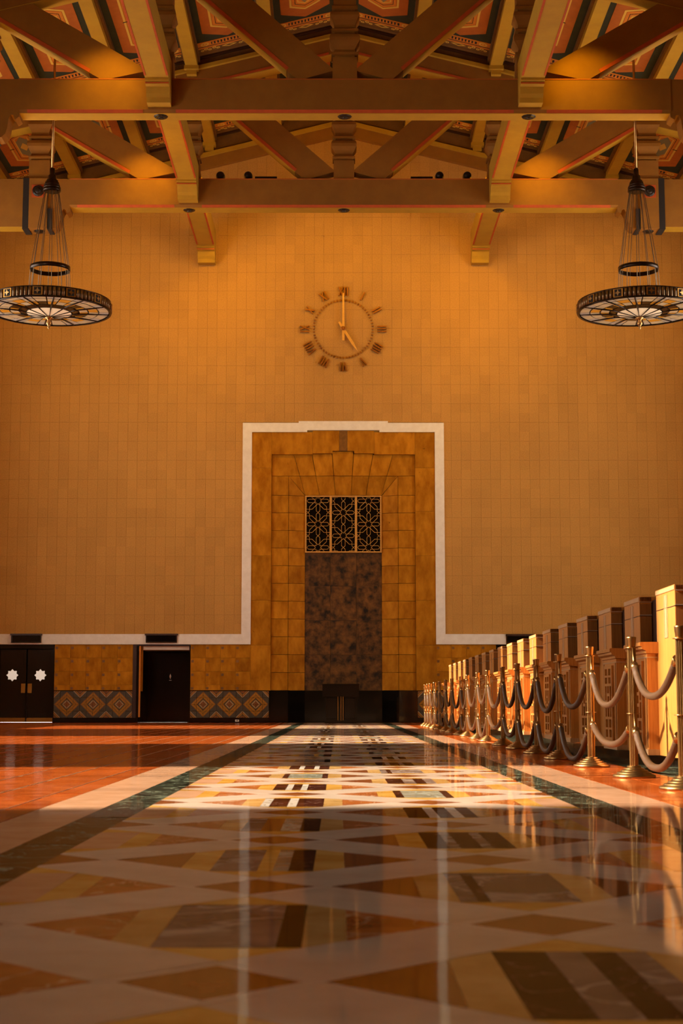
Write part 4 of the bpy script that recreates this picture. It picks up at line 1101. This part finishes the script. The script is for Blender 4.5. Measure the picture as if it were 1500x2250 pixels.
for i in range(18):
    o = cu if i == 0 else copy_tree(cu)
    o.location = (CX, PF0 - PL + CP*i, 0)
    if i == 0: lab = 'honey oak ticket counter unit nearest the camera at the right edge'
    elif i == 17: lab = 'last oak ticket counter unit, closest to the end wall'
    else: lab = 'oak ticket counter unit, %s from the near end of the row' % ORD[i]
    tag(o, lab, 'ticket counter', 'row of ticket counters')

# ------------------------------------------------------------------ stanchions and ropes
SX = 2.0
sy = [2.12*3450/(x-745) for x in (1492, 1385, 1293, 1224, 1175.5, 1134, 1102, 1069, 1047, 1025, 1011, 991, 977.6, 963.8, 953, 943.8, 938, 932.4)]
def stanchion():
    e = empty('stanchion')
    def part(mb, n, mat='brass'): return mb.build(n, M[mat], e)
    part(MB().lathe([(.0, 0), (.15, 0), (.153, .006), (.15, .02), (.125, .026), (.124, .034), (.12, .037), (.10, .041), (.099, .049), (.095, .052), (.075, .056), (.074, .064), (.07, .067), (.05, .071), (.05, .082), (.03, .086), (0, .086)], 36), 'base')
    part(MB().lathe([(.031, .08), (.031, .93)], 32, smooth=False, flutes=.88), 'post')
    part(MB().lathe([(.02, .452), (.048, .452), (.048, .458), (.02, .458)], 24), 'collar_ring')
    part(MB().lathe([(.02, .925), (.046, .925), (.046, .932), (.02, .932)], 24), 'collar_ring')
    part(MB().lathe([(.026, .93), (.029, .937), (.030, .945), (.036, .997), (.0365, 1.005), (.033, 1.007), (.0, 1.004)], 24), 'cap')
    return e
s0 = stanchion()
for i, y in enumerate(sy):
    o = s0 if i == 0 else copy_tree(s0)
    o.location = (SX, y, 0)
    o['label'] = ('brass rope stanchion nearest the camera, cut by the right edge' if i == 0 else
                  'brass rope stanchion farthest away, at the end of the line' if i == 17 else
                  'brass rope stanchion, %s from the near end of the line' % ORD[i])
    o['category'] = 'stanchion'; o['group'] = 'line of brass stanchions'
up = [.575, .515, .50, .455, .49, .50, .49, .545, .50, .46, .47, .50, .46, .48, .5, .5, .5]
lo = [.10, .215, .035, .05, .06, .14, .21, .06, .13, .1, .12, .14, .1, .12, .1, .12, .1]
for i in range(17):
    ya, yb = sy[i]+.045, sy[i+1]-.045
    for hi, zt, zl in ((True, .905, up[i]), (False, .435, lo[i])):
        e = empty('barrier_rope', (SX, (ya+yb)/2, zt))
        n_ = 22; pts = []
        ph = random.uniform(-.08, .08)
        for k in range(n_+1):
            t = k/n_; u = 2*t-1
            zz_ = zl + (zt-.05-zl)*(abs(u-ph*(1-u*u))**2.3)
            pts.append((-.012*(1-u*u), (ya-.01 + (yb-ya+.02)*t) - (ya+yb)/2, zz_ - zt))
        rp_ = MB().tube(pts[1:-1], .0255, 12).build('rope', M['rope'], e)
        for sgn, p, q in ((1, pts[1], pts[0]), (-1, pts[-2], pts[-1])):
            d = (Vector(q)-Vector(p)).normalized(); P = Vector(p)
            MB().tube([P - d*.045, P + d*.012], .0275, 12).build('end_ferrule', M['brass'], e)
            MB().tube([P + d*.01, P + d*.03 + Vector((0, 0, .02)), Vector((0, (ya if sgn > 0 else yb) - (ya+yb)/2, .02))], .006, 6).build('hook', M['brass'], e)
        a_, b_ = ORD[i], ORD[i+1]
        tag(e, '%s gold rope sagging between the %s and %s stanchions' % ('upper' if hi else 'lower', a_, b_), 'rope', 'barrier ropes')
